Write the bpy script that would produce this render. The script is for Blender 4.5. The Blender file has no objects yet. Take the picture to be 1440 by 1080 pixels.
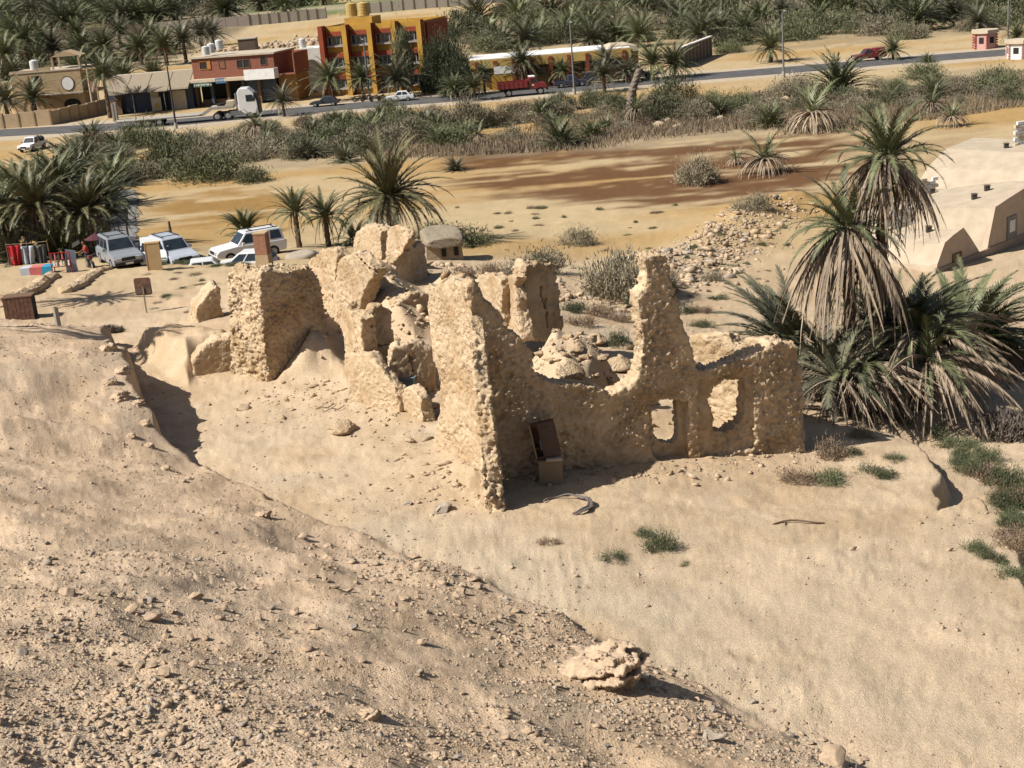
import bpy, math, random
import numpy as np
from mathutils import Vector, Matrix, Euler
R_ = math.radians
rng = np.random.default_rng(7)
random.seed(7)
SC = bpy.context.scene
COL = SC.collection
# ------------------------------------------------------------------ camera
CAM = np.array([0.0, 0.0, 20.0]); FPX = 1950.0; PITCH = R_(17.4); ROLL = math.atan(0.083)
_F = np.array([0, math.cos(PITCH), -math.sin(PITCH)])
_R0 = np.array([1.0, 0, 0]); _U0 = np.array([0, math.sin(PITCH), math.cos(PITCH)])
_R = math.cos(ROLL)*_R0 - math.sin(ROLL)*_U0
_U = math.sin(ROLL)*_R0 + math.cos(ROLL)*_U0
cam = bpy.data.cameras.new('camera'); camo = bpy.data.objects.new('camera', cam); COL.objects.link(camo)
cam.sensor_width = 36; cam.lens = FPX/1440*36; cam.clip_end = 9000; cam.clip_start = 0.1
M = Matrix(((_R[0], _U[0], -_F[0], CAM[0]), (_R[1], _U[1], -_F[1], CAM[1]), (_R[2], _U[2], -_F[2], CAM[2]), (0, 0, 0, 1)))
camo.matrix_world = M
SC.camera = camo
# ------------------------------------------------------------------ sky, sun, exposure
SUN_EL, SUN_OFF = 46.0, 19.0          # degrees: height, and swing from due left towards the viewer
w = bpy.data.worlds.new('World'); SC.world = w; w.use_nodes = True
nt = w.node_tree; sky = nt.nodes.new('ShaderNodeTexSky'); sky.sky_type = 'NISHITA'; sky.sun_disc = False
sky.sun_elevation = R_(SUN_EL); sky.sun_rotation = R_(270-SUN_OFF); sky.dust_density = 2.0
bg = nt.nodes['Background']; nt.links.new(sky.outputs[0], bg.inputs[0]); bg.inputs[1].default_value = 0.05
sl = bpy.data.lights.new('sun', 'SUN'); sl.energy = 5.0; sl.angle = R_(0.5); sl.color = (1.0, 0.955, 0.88)
so = bpy.data.objects.new('sun', sl); COL.objects.link(so)
_S = Vector((-math.cos(R_(SUN_EL))*math.cos(R_(SUN_OFF)), -math.cos(R_(SUN_EL))*math.sin(R_(SUN_OFF)), math.sin(R_(SUN_EL))))
so.rotation_euler = _S.to_track_quat('Z', 'Y').to_euler()
so.location = (-60, -10, 80)
vs = SC.view_settings
SC.display_settings.display_device = 'sRGB'
vs.view_transform = 'Standard'; vs.look = 'None'; vs.exposure = 0.68; vs.gamma = 1.0; vs.use_curve_mapping = False
# ------------------------------------------------------------------ pixel -> place helpers
def ray(px, py):
    d = _F*FPX + _R*(px-720) - _U*(py-540)
    return d/np.linalg.norm(d)
def at_z(px, py, z):
    d = ray(px, py); t = (z-CAM[2])/d[2]
    return CAM + d*t
def at_y(px, py, Y):
    d = ray(px, py); return CAM + d*(Y/d[1])
# ------------------------------------------------------------------ noise (numpy)
def _h(ix, iy, iz, s=0):
    with np.errstate(over='ignore'):
        n = (ix.astype(np.uint32)*np.uint32(374761393) + iy.astype(np.uint32)*np.uint32(668265263) + iz.astype(np.uint32)*np.uint32(2147483647) + np.uint32(s*974711+12345))
        n = (n ^ (n >> np.uint32(13)))*np.uint32(1274126177)
        n = (n ^ (n >> np.uint32(16)))*np.uint32(2246822519)
        return ((n ^ (n >> np.uint32(15))) & np.uint32(0xFFFFFF)).astype(np.float32)/np.float32(0xFFFFFF)
def vn(x, y, z=None, s=0):
    x = np.asarray(x, np.float32); y = np.asarray(y, np.float32)
    xf = np.floor(x); yf = np.floor(y); u = x-xf; v = y-yf
    u = u*u*(3-2*u); v = v*v*(3-2*v); xi = xf.astype(np.int64); yi = yf.astype(np.int64)
    if z is None:
        zi = np.zeros_like(xi)
        a = _h(xi, yi, zi, s); b = _h(xi+1, yi, zi, s); c = _h(xi, yi+1, zi, s); d = _h(xi+1, yi+1, zi, s)
        return (a*(1-u)+b*u)*(1-v)+(c*(1-u)+d*u)*v
    z = np.asarray(z, np.float32); zf = np.floor(z); t = z-zf; t = t*t*(3-2*t); zi = zf.astype(np.int64)
    r = 0
    for k, wz in ((0, 1-t), (1, t)):
        a = _h(xi, yi, zi+k, s); b = _h(xi+1, yi, zi+k, s); c = _h(xi, yi+1, zi+k, s); d = _h(xi+1, yi+1, zi+k, s)
        r = r + ((a*(1-u)+b*u)*(1-v)+(c*(1-u)+d*u)*v)*wz
    return r
def fbm(x, y, z=None, o=4, s=0, g=0.5):
    r = 0; a = 1.0; t = 0
    for i in range(o):
        r = r + a*(vn(x, y, z, s+i*17)-0.5)*2; t += a; a *= g
        if z is None: x, y = (x*1.6+y*1.2)+3.7, (y*1.6-x*1.2)+1.3
        else: x, y, z = (x*1.6+y*1.2)+3.7, (y*1.6-x*1.2)+1.3, z*2.0+5.1
    return r/t
def worley(x, y, z, s=0):
    xi = np.floor(x).astype(np.int64); yi = np.floor(y).astype(np.int64); zi = np.floor(z).astype(np.int64)
    best = np.full(x.shape, 9.0, np.float32)
    for dx in (-1, 0, 1):
        for dy in (-1, 0, 1):
            for dz in (-1, 0, 1):
                cx, cy, cz = xi+dx, yi+dy, zi+dz
                qx = cx+_h(cx, cy, cz, s)-x; qy = cy+_h(cx, cy, cz, s+1)-y; qz = cz+_h(cx, cy, cz, s+2)-z
                best = np.minimum(best, qx*qx+qy*qy+qz*qz)
    return np.sqrt(best)
def sst(a, b, x):
    t = np.clip((x-a)/(b-a), 0, 1); return t*t*(3-2*t)
def inpoly(x, y, P):
    r = np.zeros(x.shape, bool); n = len(P)
    for i in range(n):
        x1, y1 = P[i][:2]; x2, y2 = P[(i+1) % n][:2]
        if y1 == y2: continue
        c = ((y1 > y) != (y2 > y)) & (x < (x2-x1)*(y-y1)/(y2-y1)+x1)
        r ^= c
    return r
def polydist(x, y, P, closed=False):
    """distance to a polyline, index along it (fractional)"""
    best = np.full(x.shape, 1e9, np.float32); par = np.zeros(x.shape, np.float32); n = len(P)
    for i in range(n if closed else n-1):
        ax, ay = P[i][:2]; bx, by = P[(i+1) % n][:2]; dx, dy = bx-ax, by-ay; L = dx*dx+dy*dy+1e-9
        t = np.clip(((x-ax)*dx+(y-ay)*dy)/L, 0, 1); d = np.hypot(x-ax-t*dx, y-ay-t*dy)
        m = d < best; best = np.where(m, d, best); par = np.where(m, i+t, par)
    return best, par
# ------------------------------------------------------------------ terrain
TP = [(450,600,5.0),(600,700,5.2),(800,690,5.0),(1000,690,4.5),(1000,850,5.3),(1200,720,4.3),(1130,640,3.95),(1280,640,3.8),
 (1200,850,5.1),(1400,900,5.0),(1440,1050,5.4),(1100,980,5.9),(900,900,5.8),(700,800,5.5),(350,660,5.2),(250,600,4.9),(250,560,4.8),
 (200,440,3.6),(60,430,3.8),(150,400,3.2),(60,395,3.1),(0,400,3.2),(170,380,3.0),(260,382,3.0),(340,382,3.0),(430,380,3.3),(0,380,3.0),
 (360,545,4.7),(470,530,5.0),(540,595,5.1),(300,470,4.4),(330,430,3.9),(520,410,4.8),(640,440,5.6),(560,370,4.0),(640,375,3.2),
 (700,390,3.8),(800,430,3.6),(900,450,3.0),(1000,450,2.6),(1080,420,1.9),(1160,540,3.3),(1100,380,1.3),
 (300,340,.7),(240,330,.5),(400,335,.8),(560,318,.5),(650,320,.4),(800,330,.5),(870,360,1.0),(1000,330,.6),(1100,300,.4),(1250,330,.7),
 (1340,400,1.1),(1440,420,1.0),(1440,520,2.1),(1230,575,2.9),(1320,590,3.0),(1400,600,3.2),(1440,700,3.6),(0,330,.8),(150,310,.2),(120,345,1.6),
 (0,250,0),(200,260,0),(400,270,0),(600,270,0),(800,270,0),(1000,250,0),(1200,230,0),(1440,230,0),(0,210,0),(700,200,0),(1440,160,0),
 (1700,420,1),(1700,700,3.5),(1700,1000,5.4),(-250,400,3),(-250,260,0),(1800,200,0)]
_tw = np.array([at_z(*p) for p in TP]); _tw = np.vstack([_tw, [[0,12,6.0],[-14,20,6.0],[-16,34,5.6],[12,10,6.0],[-24,44,5.0],[24,14,5.6]]])
_tc = _tw[:, :2]/40.0
def _tk(r2): return r2*np.log(r2+1e-9)
def _tps(vals):
    n = len(_tc); d2 = ((_tc[:, None]-_tc[None])**2).sum(-1); K = _tk(d2)+np.eye(n)*0.004
    P = np.c_[np.ones(n), _tc]; A = np.block([[K, P], [P.T, np.zeros((3, 3))]])
    return np.linalg.solve(A, np.r_[vals, 0, 0, 0])
_tcoef = _tps(_tw[:, 2])
def terrace(x, y):
    xs = x/40.0; ys = y/40.0; r = _tcoef[-3]+_tcoef[-2]*xs+_tcoef[-1]*ys
    for i in range(len(_tc)): r = r + _tcoef[i]*_tk((xs-_tc[i, 0])**2+(ys-_tc[i, 1])**2)
    r = np.clip(r, -0.5, 7.5)
    return r*(1-sst(118, 150, y))
# hill toe line: px, py, terrace z, cliff height, slope
TOE = [(-500,440,4.0,.3,.16),(0,457,4.1,.3,.16),(70,459,4.2,.3,.16),(125,466,4.3,.5,.18),(160,480,4.4,.9,.2),(168,512,4.6,1.1,.22),(186,530,4.7,.9,.24),
 (200,552,4.8,1.9,.26),(212,618,4.9,2.0,.28),(240,648,5.0,.9,.3),(285,665,5.1,.35,.32),(345,697,5.2,.35,.34),(440,733,5.3,.12,.36),(520,757,5.4,.1,.38),(600,790,5.5,.1,.4),
 (680,820,5.6,.1,.42),(760,852,5.7,.1,.44),(840,892,5.8,.1,.46),(905,925,5.9,.1,.48),(985,966,6.0,.1,.5),(1060,1003,6.1,.1,.52),(1130,1033,6.2,.1,.54),
 (1210,1064,6.2,.1,.55),(1310,1095,6.2,.1,.55),(1500,1180,6.2,.1,.55)]
_toe = np.array([list(at_z(a, b, c)[:2])+[h, m] for a, b, c, h, m in TOE])
_toepoly = [tuple(p[:2]) for p in _toe]+[(20, 0), (8, -20), (-60, -20), (-80, 40)]
# gully on the right (dropped ground): px, py, z
GUL = [(1180,556,4.0),(1262,583,4.1),(1302,612,4.2),(1318,640,4.3),(1324,700,4.4),(1372,690,4.0),(1412,720,4.2),(1424,775,4.4),(1440,830,4.6),(1560,900,4.8)]
_gul = np.array([at_z(*p)[:2] for p in GUL])
_gulpoly = [tuple(p) for p in _gul]+[(60, 10), (90, 50), (60, 90), (22, 66)]
# raised blocks: polygon of (px,py,z) , height, softness
def _pw(pts): return [tuple(at_z(*p)[:2]) for p in pts]
RAISE = [
 (_pw([(735,545,7.0),(800,540,7.0),(870,535,7.0),(893,515,6.8),(900,490,6.2),(860,478,6.2),(790,470,6.3),(730,470,6.5),(700,490,6.8)]), 2.1, 1.9),     # fill inside the front room
 (_pw([(176,468,5.3),(186,450,5.2),(262,452,5.2),(330,456,5.3),(352,472,5.5),(330,480,5.6),(300,484,5.6),(278,502,5.6),(262,522,5.6),(228,500,5.5)]), 1.05, 1.3),     # mound left of the pillar
 (_pw([(380,545,4.8),(470,520,5.0),(495,560,5.0),(500,480,5.0),(455,455,4.8),(430,480,4.8)]), 1.3, 1.6),                    # spill right of the pillar
 (_pw([(500,500,5.0),(600,520,5.2),(640,470,5.4),(600,400,4.8),(520,375,4.4),(450,380,4.0),(440,420,4.2),(480,460,4.8)]), 1.5, 2.6), # buried rooms behind
 (_pw([(600,460,5.4),(700,480,5.0),(720,430,4.2),(640,390,4.0),(590,410,4.6)]), 1.1, 2.0),
 (_pw([(600,640,5.3),(640,690,5.3),(690,716,5.3),(705,690,5.1),(690,600,5.1),(600,560,5.2)]), .45, 2.5),                                   # sand banked on the left wall
 (_pw([(840,345,.8),(930,360,1.0),(1000,420,2),(900,440,3.0),(800,420,3.2)]), .6, 4),
]
RIDGES = [(_pw([(1105,283,.4),(1060,300,.5),(1030,325,.6),(1000,350,.8),(960,372,1.1),(930,392,1.4)]), .75, 2.6), (_pw([(900,168,0),(960,160,0),(1030,146,0),(1130,140,0),(1180,138,0)]), .9, 4)]
def ground_base(x, y):
    """height without fine relief, and the hill / gully masks"""
    x = np.asarray(x, np.float32); y = np.asarray(y, np.float32)
    wx = x+0.35*fbm(x*.9, y*.9, o=3, s=3); wy = y+0.35*fbm(x*.9+40, y*.9, o=3, s=4)
    z = terrace(x, y)
    for P, h, soft in RAISE:
        ins = inpoly(wx, wy, P)
        if not ins.any(): continue
        d, _ = polydist(wx, wy, P, True)
        z = z+np.where(ins, h*sst(0, soft, d)*(1+.22*fbm(x*1.3, y*1.3, o=4, s=17)), 0)
    for P, h, wd in RIDGES:
        d, _ = polydist(wx, wy, P); z = z+h*np.exp(-(d/wd)**2)*(1+.5*fbm(x*.8, y*.8, o=3, s=15))
    # gully
    ins = inpoly(wx, wy, _gulpoly); d, _t = polydist(wx, wy, [tuple(p) for p in _gul])
    gm = np.where(ins, sst(0, 0.35, d)*sst(.05, 1.0, _t), 0); z = z-gm*0.75*(1-sst(2, 13, d))
    # hill
    ins = inpoly(wx, wy, _toepoly); d, t = polydist(wx, wy, _toe)
    i = np.clip(t.astype(int), 0, len(_toe)-2); f = t-i
    ch = _toe[i, 2]*(1-f)+_toe[i+1, 2]*f; m = _toe[i, 3]*(1-f)+_toe[i+1, 3]*f
    rise = ch*sst(0, .35, d)+m*d*(1-0.12*sst(6, 20, d))
    hm = np.where(ins, sst(0, .5, d), 0)
    hz = z*(1-sst(0, 6, d))+(_tz_near(x, y))*sst(0, 6, d)
    z = np.where(ins, hz+rise, z)
    # far country
    z = z+5.0*sst(330, 900, y)+70*sst(900, 4200, y)
    return z, hm, gm, np.where(ins, d, -d)
def _tz_near(x, y): return 5.6-0.035*np.clip(y-30, 0, 40)+0*x
def ground_full(x, y):
    z, hm, gm, sd = ground_base(x, y)
    near = 1-sst(95, 150, y)
    road = sst(150, 165, y)*(1-sst(260, 300, y))
    z = z+(0.16*fbm(x*.22, y*.22, o=4, s=11)+0.05*fbm(x*1.1, y*1.1, o=4, s=12))*(0.35+0.65*near)*(1-road)*(1-.35*hm)
    rg = hm*(0.55+0.45*vn(x*.35, y*.35, s=5))
    z = z+rg*(0.34*fbm(x*.4, y*.4, o=2, s=21)+0.014*fbm(x*2.1, y*2.1, o=3, s=22)+0.022*sst(.1,.6,fbm(x*4.5, y*4.5, o=2, s=23)))
    # fine relief near the viewer
    fine = 1-sst(60, 110, y)
    z = z+fine*((0.035*fbm(x*2.2, y*2.2, o=2, s=33)+0.02*fbm(x*6, y*6, o=2, s=31)-.035*sst(.62, .74, vn(x*3.1, y*3.1, s=35))*sst(.4, .6, vn(x*.25, y*.25, s=36)))*(1-.7*hm)+0.012*hm*fbm(x*13, y*13, o=2, s=32))
    z = z+(1.0*fbm(x*.012, y*.012, o=3, s=41))*sst(280, 420, y)
    return z, hm, gm, sd
def gz(x, y):
    return float(ground_full(np.array([x]), np.array([y]))[0][0])
def gpt(px, py):
    """where the sight line through a photo pixel meets the ground"""
    d = ray(px, py); lo, hi = 8.0, 1500.0
    ts = np.geomspace(9, 2500, 500); P = CAM[None]+d[None]*ts[:, None]
    g = ground_base(P[:, 0], P[:, 1])[0]; below = np.where(P[:, 2] < g)[0]
    if len(below) == 0: p = P[-1]; return np.array([p[0], p[1], 0.0])
    k = below[0]; a, b = ts[max(k-1, 0)], ts[k]
    ts = np.linspace(a, b, 60); P = CAM[None]+d[None]*ts[:, None]; g = ground_full(P[:, 0], P[:, 1])[0]
    below = np.where(P[:, 2] < g)[0]; k = below[0] if len(below) else -1
    p = P[k]; return np.array([p[0], p[1], g[k]])
# ------------------------------------------------------------------ materials
def srgb(r, g, b):
    f = lambda c: (c/12.92 if c <= .04045 else ((c+.055)/1.055)**2.4)
    return (f(r/255), f(g/255), f(b/255))
_MC = {}
ALB = 0.74
def mat(name, c, c2=None, scale=6.0, rough=0.85, bump=0.0, bscale=None, metal=0.0, spec=0.25, detail=5, coord='Object', lo=.35, hi=.65, vor=False, trans=0.0):
    if name in _MC: return _MC[name]
    m = bpy.data.materials.new(name); m.use_nodes = True; n = m.node_tree.nodes; l = m.node_tree.links
    b = n['Principled BSDF']; b.inputs['Roughness'].default_value = rough; b.inputs['Metallic'].default_value = metal
    b.inputs['Specular IOR Level'].default_value = spec
    tc = n.new('ShaderNodeTexCoord')
    if c2 is None: c2 = tuple(k*.82 for k in c)
    c = tuple(k*ALB for k in c); c2 = tuple(k*ALB for k in c2)
    no = n.new('ShaderNodeTexNoise'); no.inputs['Scale'].default_value = scale; no.inputs['Detail'].default_value = detail
    l.new(tc.outputs[coord], no.inputs['Vector'])
    cr = n.new('ShaderNodeValToRGB'); cr.color_ramp.elements[0].position = lo; cr.color_ramp.elements[1].position = hi
    cr.color_ramp.elements[0].color = (*c2, 1); cr.color_ramp.elements[1].color = (*c, 1)
    l.new(no.outputs[0], cr.inputs[0]); l.new(cr.outputs[0], b.inputs['Base Color'])
    if bump:
        bu = n.new('ShaderNodeBump'); bu.inputs['Strength'].default_value = min(1, bump); bu.inputs['Distance'].default_value = 0.05
        if vor:
            vo = n.new('ShaderNodeTexVoronoi'); vo.inputs['Scale'].default_value = bscale or scale*3; l.new(tc.outputs[coord], vo.inputs['Vector'])
            mth = n.new('ShaderNodeMath'); mth.operation = 'MULTIPLY'; mth.inputs[1].default_value = -1.0; l.new(vo.outputs['Distance'], mth.inputs[0]); l.new(mth.outputs[0], bu.inputs['Height'])
        else:
            n2 = n.new('ShaderNodeTexNoise'); n2.inputs['Scale'].default_value = bscale or scale*3; n2.inputs['Detail'].default_value = 6; l.new(tc.outputs[coord], n2.inputs['Vector']); l.new(n2.outputs[0], bu.inputs['Height'])
        l.new(bu.outputs[0], b.inputs['Normal'])
    _MC[name] = m
    return m
def leafmat(name, c, c2, rough=.6):
    """foliage: colour varies from leaf clump to leaf clump and from plant to plant"""
    if name in _MC: return _MC[name]
    m = mat(name, c, c2, 2.2, rough, spec=.3, lo=.3, hi=.7); n = m.node_tree.nodes; l = m.node_tree.links; b = n['Principled BSDF']
    oi = n.new('ShaderNodeObjectInfo'); hs = n.new('ShaderNodeHueSaturation')
    mr = n.new('ShaderNodeMapRange'); mr.inputs[3].default_value = .75; mr.inputs[4].default_value = 1.3; l.new(oi.outputs['Random'], mr.inputs[0]); l.new(mr.outputs[0], hs.inputs['Value'])
    cr = [k for k in n if k.type == 'VALTORGB'][0]; l.new(cr.outputs[0], hs.inputs['Color']); l.new(hs.outputs[0], b.inputs['Base Color'])
    return m
def where(px):
    for lim, ph in ((130, 'the garden wall'), (262, 'the shop row'), (425, 'the brick house'), (610, 'the orange school'), (760, 'the left half of the yellow annex'), (890, 'the right half of the yellow annex'), (1010, 'the white-topped wall'), (1130, 'the lone lamp post'), (1290, 'the red pickup')):
        if px < lim: return ph
    return 'the pink shelter'
def part3(px, a=480, b=960): return 'left' if px < a else 'middle' if px < b else 'right'
def tag(o, label=None, cat=None, group=None, kind=None):
    if label: o['label'] = label
    if cat: o['category'] = cat
    if group: o['group'] = group
    if kind: o['kind'] = kind
    return o
def mesh_np(name, V, Fq, mats=(), midx=None, smooth=False):
    """V (n,3); Fq list/array of faces (all tris or all quads, or a list)"""
    me = bpy.data.meshes.new(name); V = np.asarray(V, np.float32)
    if isinstance(Fq, np.ndarray):
        k = Fq.shape[1]; n = len(Fq)
        me.vertices.add(len(V)); me.vertices.foreach_set('co', V.ravel()); me.loops.add(n*k); me.loops.foreach_set('vertex_index', Fq.astype(np.int32).ravel())
        me.polygons.add(n); me.polygons.foreach_set('loop_start', np.arange(0, n*k, k, dtype=np.int32))
        try: me.polygons.foreach_set('loop_total', np.full(n, k, np.int32))
        except Exception: pass
        me.update(calc_edges=True)
    else:
        me.from_pydata([tuple(v) for v in V.tolist()], [], Fq); me.update()
    for m in mats: me.materials.append(m)
    if midx is not None: me.polygons.foreach_set('material_index', np.asarray(midx, np.int32))
    if smooth: me.polygons.foreach_set('use_smooth', np.ones(len(me.polygons), bool))
    return me
def link(name, me, parent=None, loc=(0, 0, 0), rot=(0, 0, 0), scale=(1, 1, 1)):
    o = bpy.data.objects.new(name, me); COL.objects.link(o); o.location = loc; o.rotation_euler = rot; o.scale = scale
    if parent is not None: o.parent = parent
    return o
# ------------------------------------------------------------------ ground sheet
def build_ground():
    dd = np.geomspace(5, 4500, 6000); H = np.interp(dd, [5, 14, 35, 60, 100, 4500], [7, 9, 14.5, 16.5, 20, 20]); dep = np.arctan(H/dd)
    target = np.linspace(dep[0], dep[-1], 700); ds = np.interp(-target, -dep, dd)
    an = np.r_[np.linspace(-62, -27.5, 26), np.linspace(-27, 27, 860), np.linspace(27.5, 62, 26)]
    ta = np.tan(np.radians(an)); nr, nc = len(ds), len(an)
    X = (ds[:, None]*ta[None]).astype(np.float32).ravel(); Y = np.repeat(ds, nc).astype(np.float32)
    z, hm, gm, sd = ground_full(X, Y)
    i = np.arange(nr-1)[:, None]*nc+np.arange(nc-1)[None]; i = i.ravel(); F = np.c_[i, i+1, i+nc+1, i+nc]
    me = mesh_np('ground', np.c_[X, Y, z], F, smooth=True)
    # natural soil colours: sand, stony hill, ochre plain, rust-brown crust, grey salt, dry litter
    sand = np.array(GC['sand']); sand2 = np.array(GC['sand2']); hill = np.array(GC['hill']); hill2 = np.array(GC['hill2'])
    n1 = fbm(X*.13, Y*.13, o=4, s=51); n2 = fbm(X*.9, Y*.9, o=4, s=52); n3 = fbm(X*4, Y*4, o=3, s=53)
    def mixc(c, d, t): return c*(1-t[:, None])+np.asarray(d)[None]*t[:, None]
    c = np.repeat(sand[None], len(X), 0); c = mixc(c, sand2, np.clip(.5+n1*1.3+n2*.8+n3*.3, 0, 1))
    hc = mixc(np.repeat(hill[None], len(X), 0), hill2, np.clip(.5+n1*.9+n2*.8+n3*.5, 0, 1))
    hc = mixc(hc, GC['grit'], np.clip(sst(.05, .6, fbm(X*.5, Y*.5, o=4, s=55))*.7, 0, 1))
    c = mixc(c, GC['pink'], .45*sst(.0, .5, fbm(X*.22+9, Y*.22, o=4, s=61))); c = mixc(c, GC['grey'], .28*sst(.05, .5, fbm(X*.35, Y*.35+7, o=4, s=62)))
    c = c*(1-hm[:, None])+hc*hm[:, None]
    # greyish scree streak below the hill toe
    st = (1-sst(0, 5.5, -sd))*(sd < 0)*sst(-.3, .4, fbm(X*.3, Y*.3, o=3, s=56))*.55*(Y < 40)
    c = mixc(c, GC['grey'], st)
    # plain
    pl = sst(66, 100, Y+6*n1); c = mixc(c, GC['plain'], pl)
    c = mixc(c, GC['ochre'], pl*sst(-.15, .4, fbm(X*.04, Y*.10, o=4, s=57))*.8)
    stripe = fbm(X*.035, Y*.30, o=4, s=58); fine = fbm(X*.3, Y*1.2, o=3, s=59)
    for P, amt, colr, thr in ZONES:
        W = [tuple(q[:2]) if len(q) == 3 else tuple(at_z(*q, 0)[:2]) for q in P]; wx = X+6*stripe; wy = Y+5*fine
        ins = inpoly(wx, wy, W)
        if not ins.any(): continue
        d, _ = polydist(wx, wy, W, True)
        t = np.where(ins, sst(0, 6, d), 0)*sst(thr-.32, thr+.32, stripe+.7*fine)*amt
        c = mixc(c, colr, t)
    far = sst(300, 420, Y); c = mixc(c, GC['far'], far*.8*sst(-.2, .5, fbm(X*.01, Y*.02, o=4, s=60)))
    c = c*(ALB*(1+.06*n3+.10*n2))[:, None]
    at = me.color_attributes.new('soil', 'FLOAT_COLOR', 'POINT'); at.data.foreach_set('color', np.c_[np.clip(c, 0, 1), np.ones(len(c))].astype(np.float32).ravel())
    m = bpy.data.materials.new('soil'); m.use_nodes = True; n = m.node_tree.nodes; l = m.node_tree.links; b = n['Principled BSDF']
    b.inputs['Roughness'].default_value = .95; b.inputs['Specular IOR Level'].default_value = .1
    va = n.new('ShaderNodeVertexColor'); va.layer_name = 'soil'; tc = n.new('ShaderNodeTexCoord')
    no = n.new('ShaderNodeTexNoise'); no.inputs['Scale'].default_value = 14; no.inputs['Detail'].default_value = 8; no.inputs['Roughness'].default_value = .7; l.new(tc.outputs['Object'], no.inputs['Vector'])
    mr = n.new('ShaderNodeMapRange'); mr.inputs[1].default_value = .3; mr.inputs[2].default_value = .7; mr.inputs[3].default_value = .74; mr.inputs[4].default_value = 1.2; l.new(no.outputs[0], mr.inputs[0])
    mx = n.new('ShaderNodeVectorMath'); mx.operation = 'SCALE'; l.new(va.outputs[0], mx.inputs[0]); l.new(mr.outputs[0], mx.inputs['Scale']); l.new(mx.outputs[0], b.inputs['Base Color'])
    bu = n.new('ShaderNodeBump'); bu.inputs['Strength'].default_value = .6; bu.inputs['Distance'].default_value = .03
    n2_ = n.new('ShaderNodeTexNoise'); n2_.inputs['Scale'].default_value = 16; n2_.inputs['Detail'].default_value = 9; n2_.inputs['Roughness'].default_value = .65; l.new(tc.outputs['Object'], n2_.inputs['Vector'])
    l.new(n2_.outputs[0], bu.inputs['Height']); l.new(bu.outputs[0], b.inputs['Normal'])
    vo = n.new('ShaderNodeTexVoronoi'); vo.inputs['Scale'].default_value = 30; l.new(tc.outputs['Object'], vo.inputs['Vector']); v2 = n.new('ShaderNodeMath'); v2.operation = 'MULTIPLY'; v2.inputs[1].default_value = -1
    l.new(vo.outputs['Distance'], v2.inputs[0]); b2 = n.new('ShaderNodeBump'); b2.inputs['Strength'].default_value = .45; b2.inputs['Distance'].default_value = .025; l.new(v2.outputs[0], b2.inputs['Height']); l.new(bu.outputs[0], b2.inputs['Normal']); l.new(b2.outputs[0], b.inputs['Normal'])
    me.materials.append(m)
    o = link('ground', me); tag(o, kind='structure'); return o
GC = dict(sand=(.53,.39,.245), sand2=(.585,.45,.305), hill=(.60,.435,.28), hill2=(.68,.505,.345), grit=(.55,.425,.30), grey=(.48,.40,.29),
          plain=(.50,.38,.22), ochre=(.42,.26,.095), far=(.45,.36,.26), pink=(.54,.375,.235))
ZONES = [([(570,262),(620,205),(900,198),(1060,182),(1230,172),(1300,230),(1190,280),(1000,298),(800,298)], .95, (.135,.062,.026), -.30),
 ([(180,270),(320,250),(490,262),(490,300),(300,335),(175,315)], .9, (.30,.17,.05), -.25),
 ([(1230,195),(1440,150),(1440,235),(1250,260)], .55, (.30,.20,.10), -.1),
 ([(640,300),(1000,290),(1100,260),(1200,270),(1000,320),(700,345)], .55, (.60,.47,.27), .0),
 ([(150,190),(400,170),(620,200),(900,170),(1200,120),(1440,85),(1440,150),(1200,185),(900,215),(600,230),(420,245),(200,240)], .6, (.30,.24,.16), -.3),
 ([(-420,330,0),(-75,330,0),(-95,1500,0),(-900,1500,0)], .85, (.16,.13,.075), -.6),
 ([(-20,245,0),(60,235,0),(260,235,0),(420,900,0),(20,700,0),(-10,300,0)], .6, (.26,.205,.125), -.3),
 ([(-96,520,0),(5,520,0),(5,640,0),(-110,640,0)], 1.0, (.13,.17,.06), -.6)]
build_ground()
# ------------------------------------------------------------------ ruined mud walls
MUD = mat('salt_mud', (.62, .475, .315), (.48, .355, .225), 3.5, .95, bump=1.0, bscale=7.5, spec=.1, lo=.3, hi=.62)
for _k in MUD.node_tree.nodes:
    if _k.type == 'BUMP': _k.inputs['Distance'].default_value = .16
_n = MUD.node_tree.nodes; _l = MUD.node_tree.links; _b = _n['Principled BSDF']; _src = _b.inputs['Base Color'].links[0].from_socket; _tco = [k for k in _n if k.type == 'TEX_COORD'][0]
_no = _n.new('ShaderNodeTexNoise'); _no.inputs['Scale'].default_value = .55; _no.inputs['Detail'].default_value = 6; _l.new(_tco.outputs['Object'], _no.inputs['Vector']); _cr = _n.new('ShaderNodeValToRGB')
for _k, (_p, _c) in enumerate([(.36, (.80, .74, .66, 1)), (.5, (1, 1, 1, 1)), (.66, (1.12, 1.10, 1.08, 1))]):
    _e = _cr.color_ramp.elements[_k] if _k < 2 else _cr.color_ramp.elements.new(_p); _e.position = _p; _e.color = _c
_bp = [k for k in _n if k.type == 'BUMP'][0]; _ns = _n.new('ShaderNodeTexNoise'); _ns.inputs['Scale'].default_value = .8; _ns.inputs['Detail'].default_value = 4; _l.new(_tco.outputs['Object'], _ns.inputs['Vector']); _mr = _n.new('ShaderNodeMapRange'); _mr.inputs[1].default_value = .42; _mr.inputs[2].default_value = .58; _mr.inputs[3].default_value = .3; _mr.inputs[4].default_value = 1.0; _l.new(_ns.outputs[0], _mr.inputs[0]); _l.new(_mr.outputs[0], _bp.inputs['Strength'])
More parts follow.
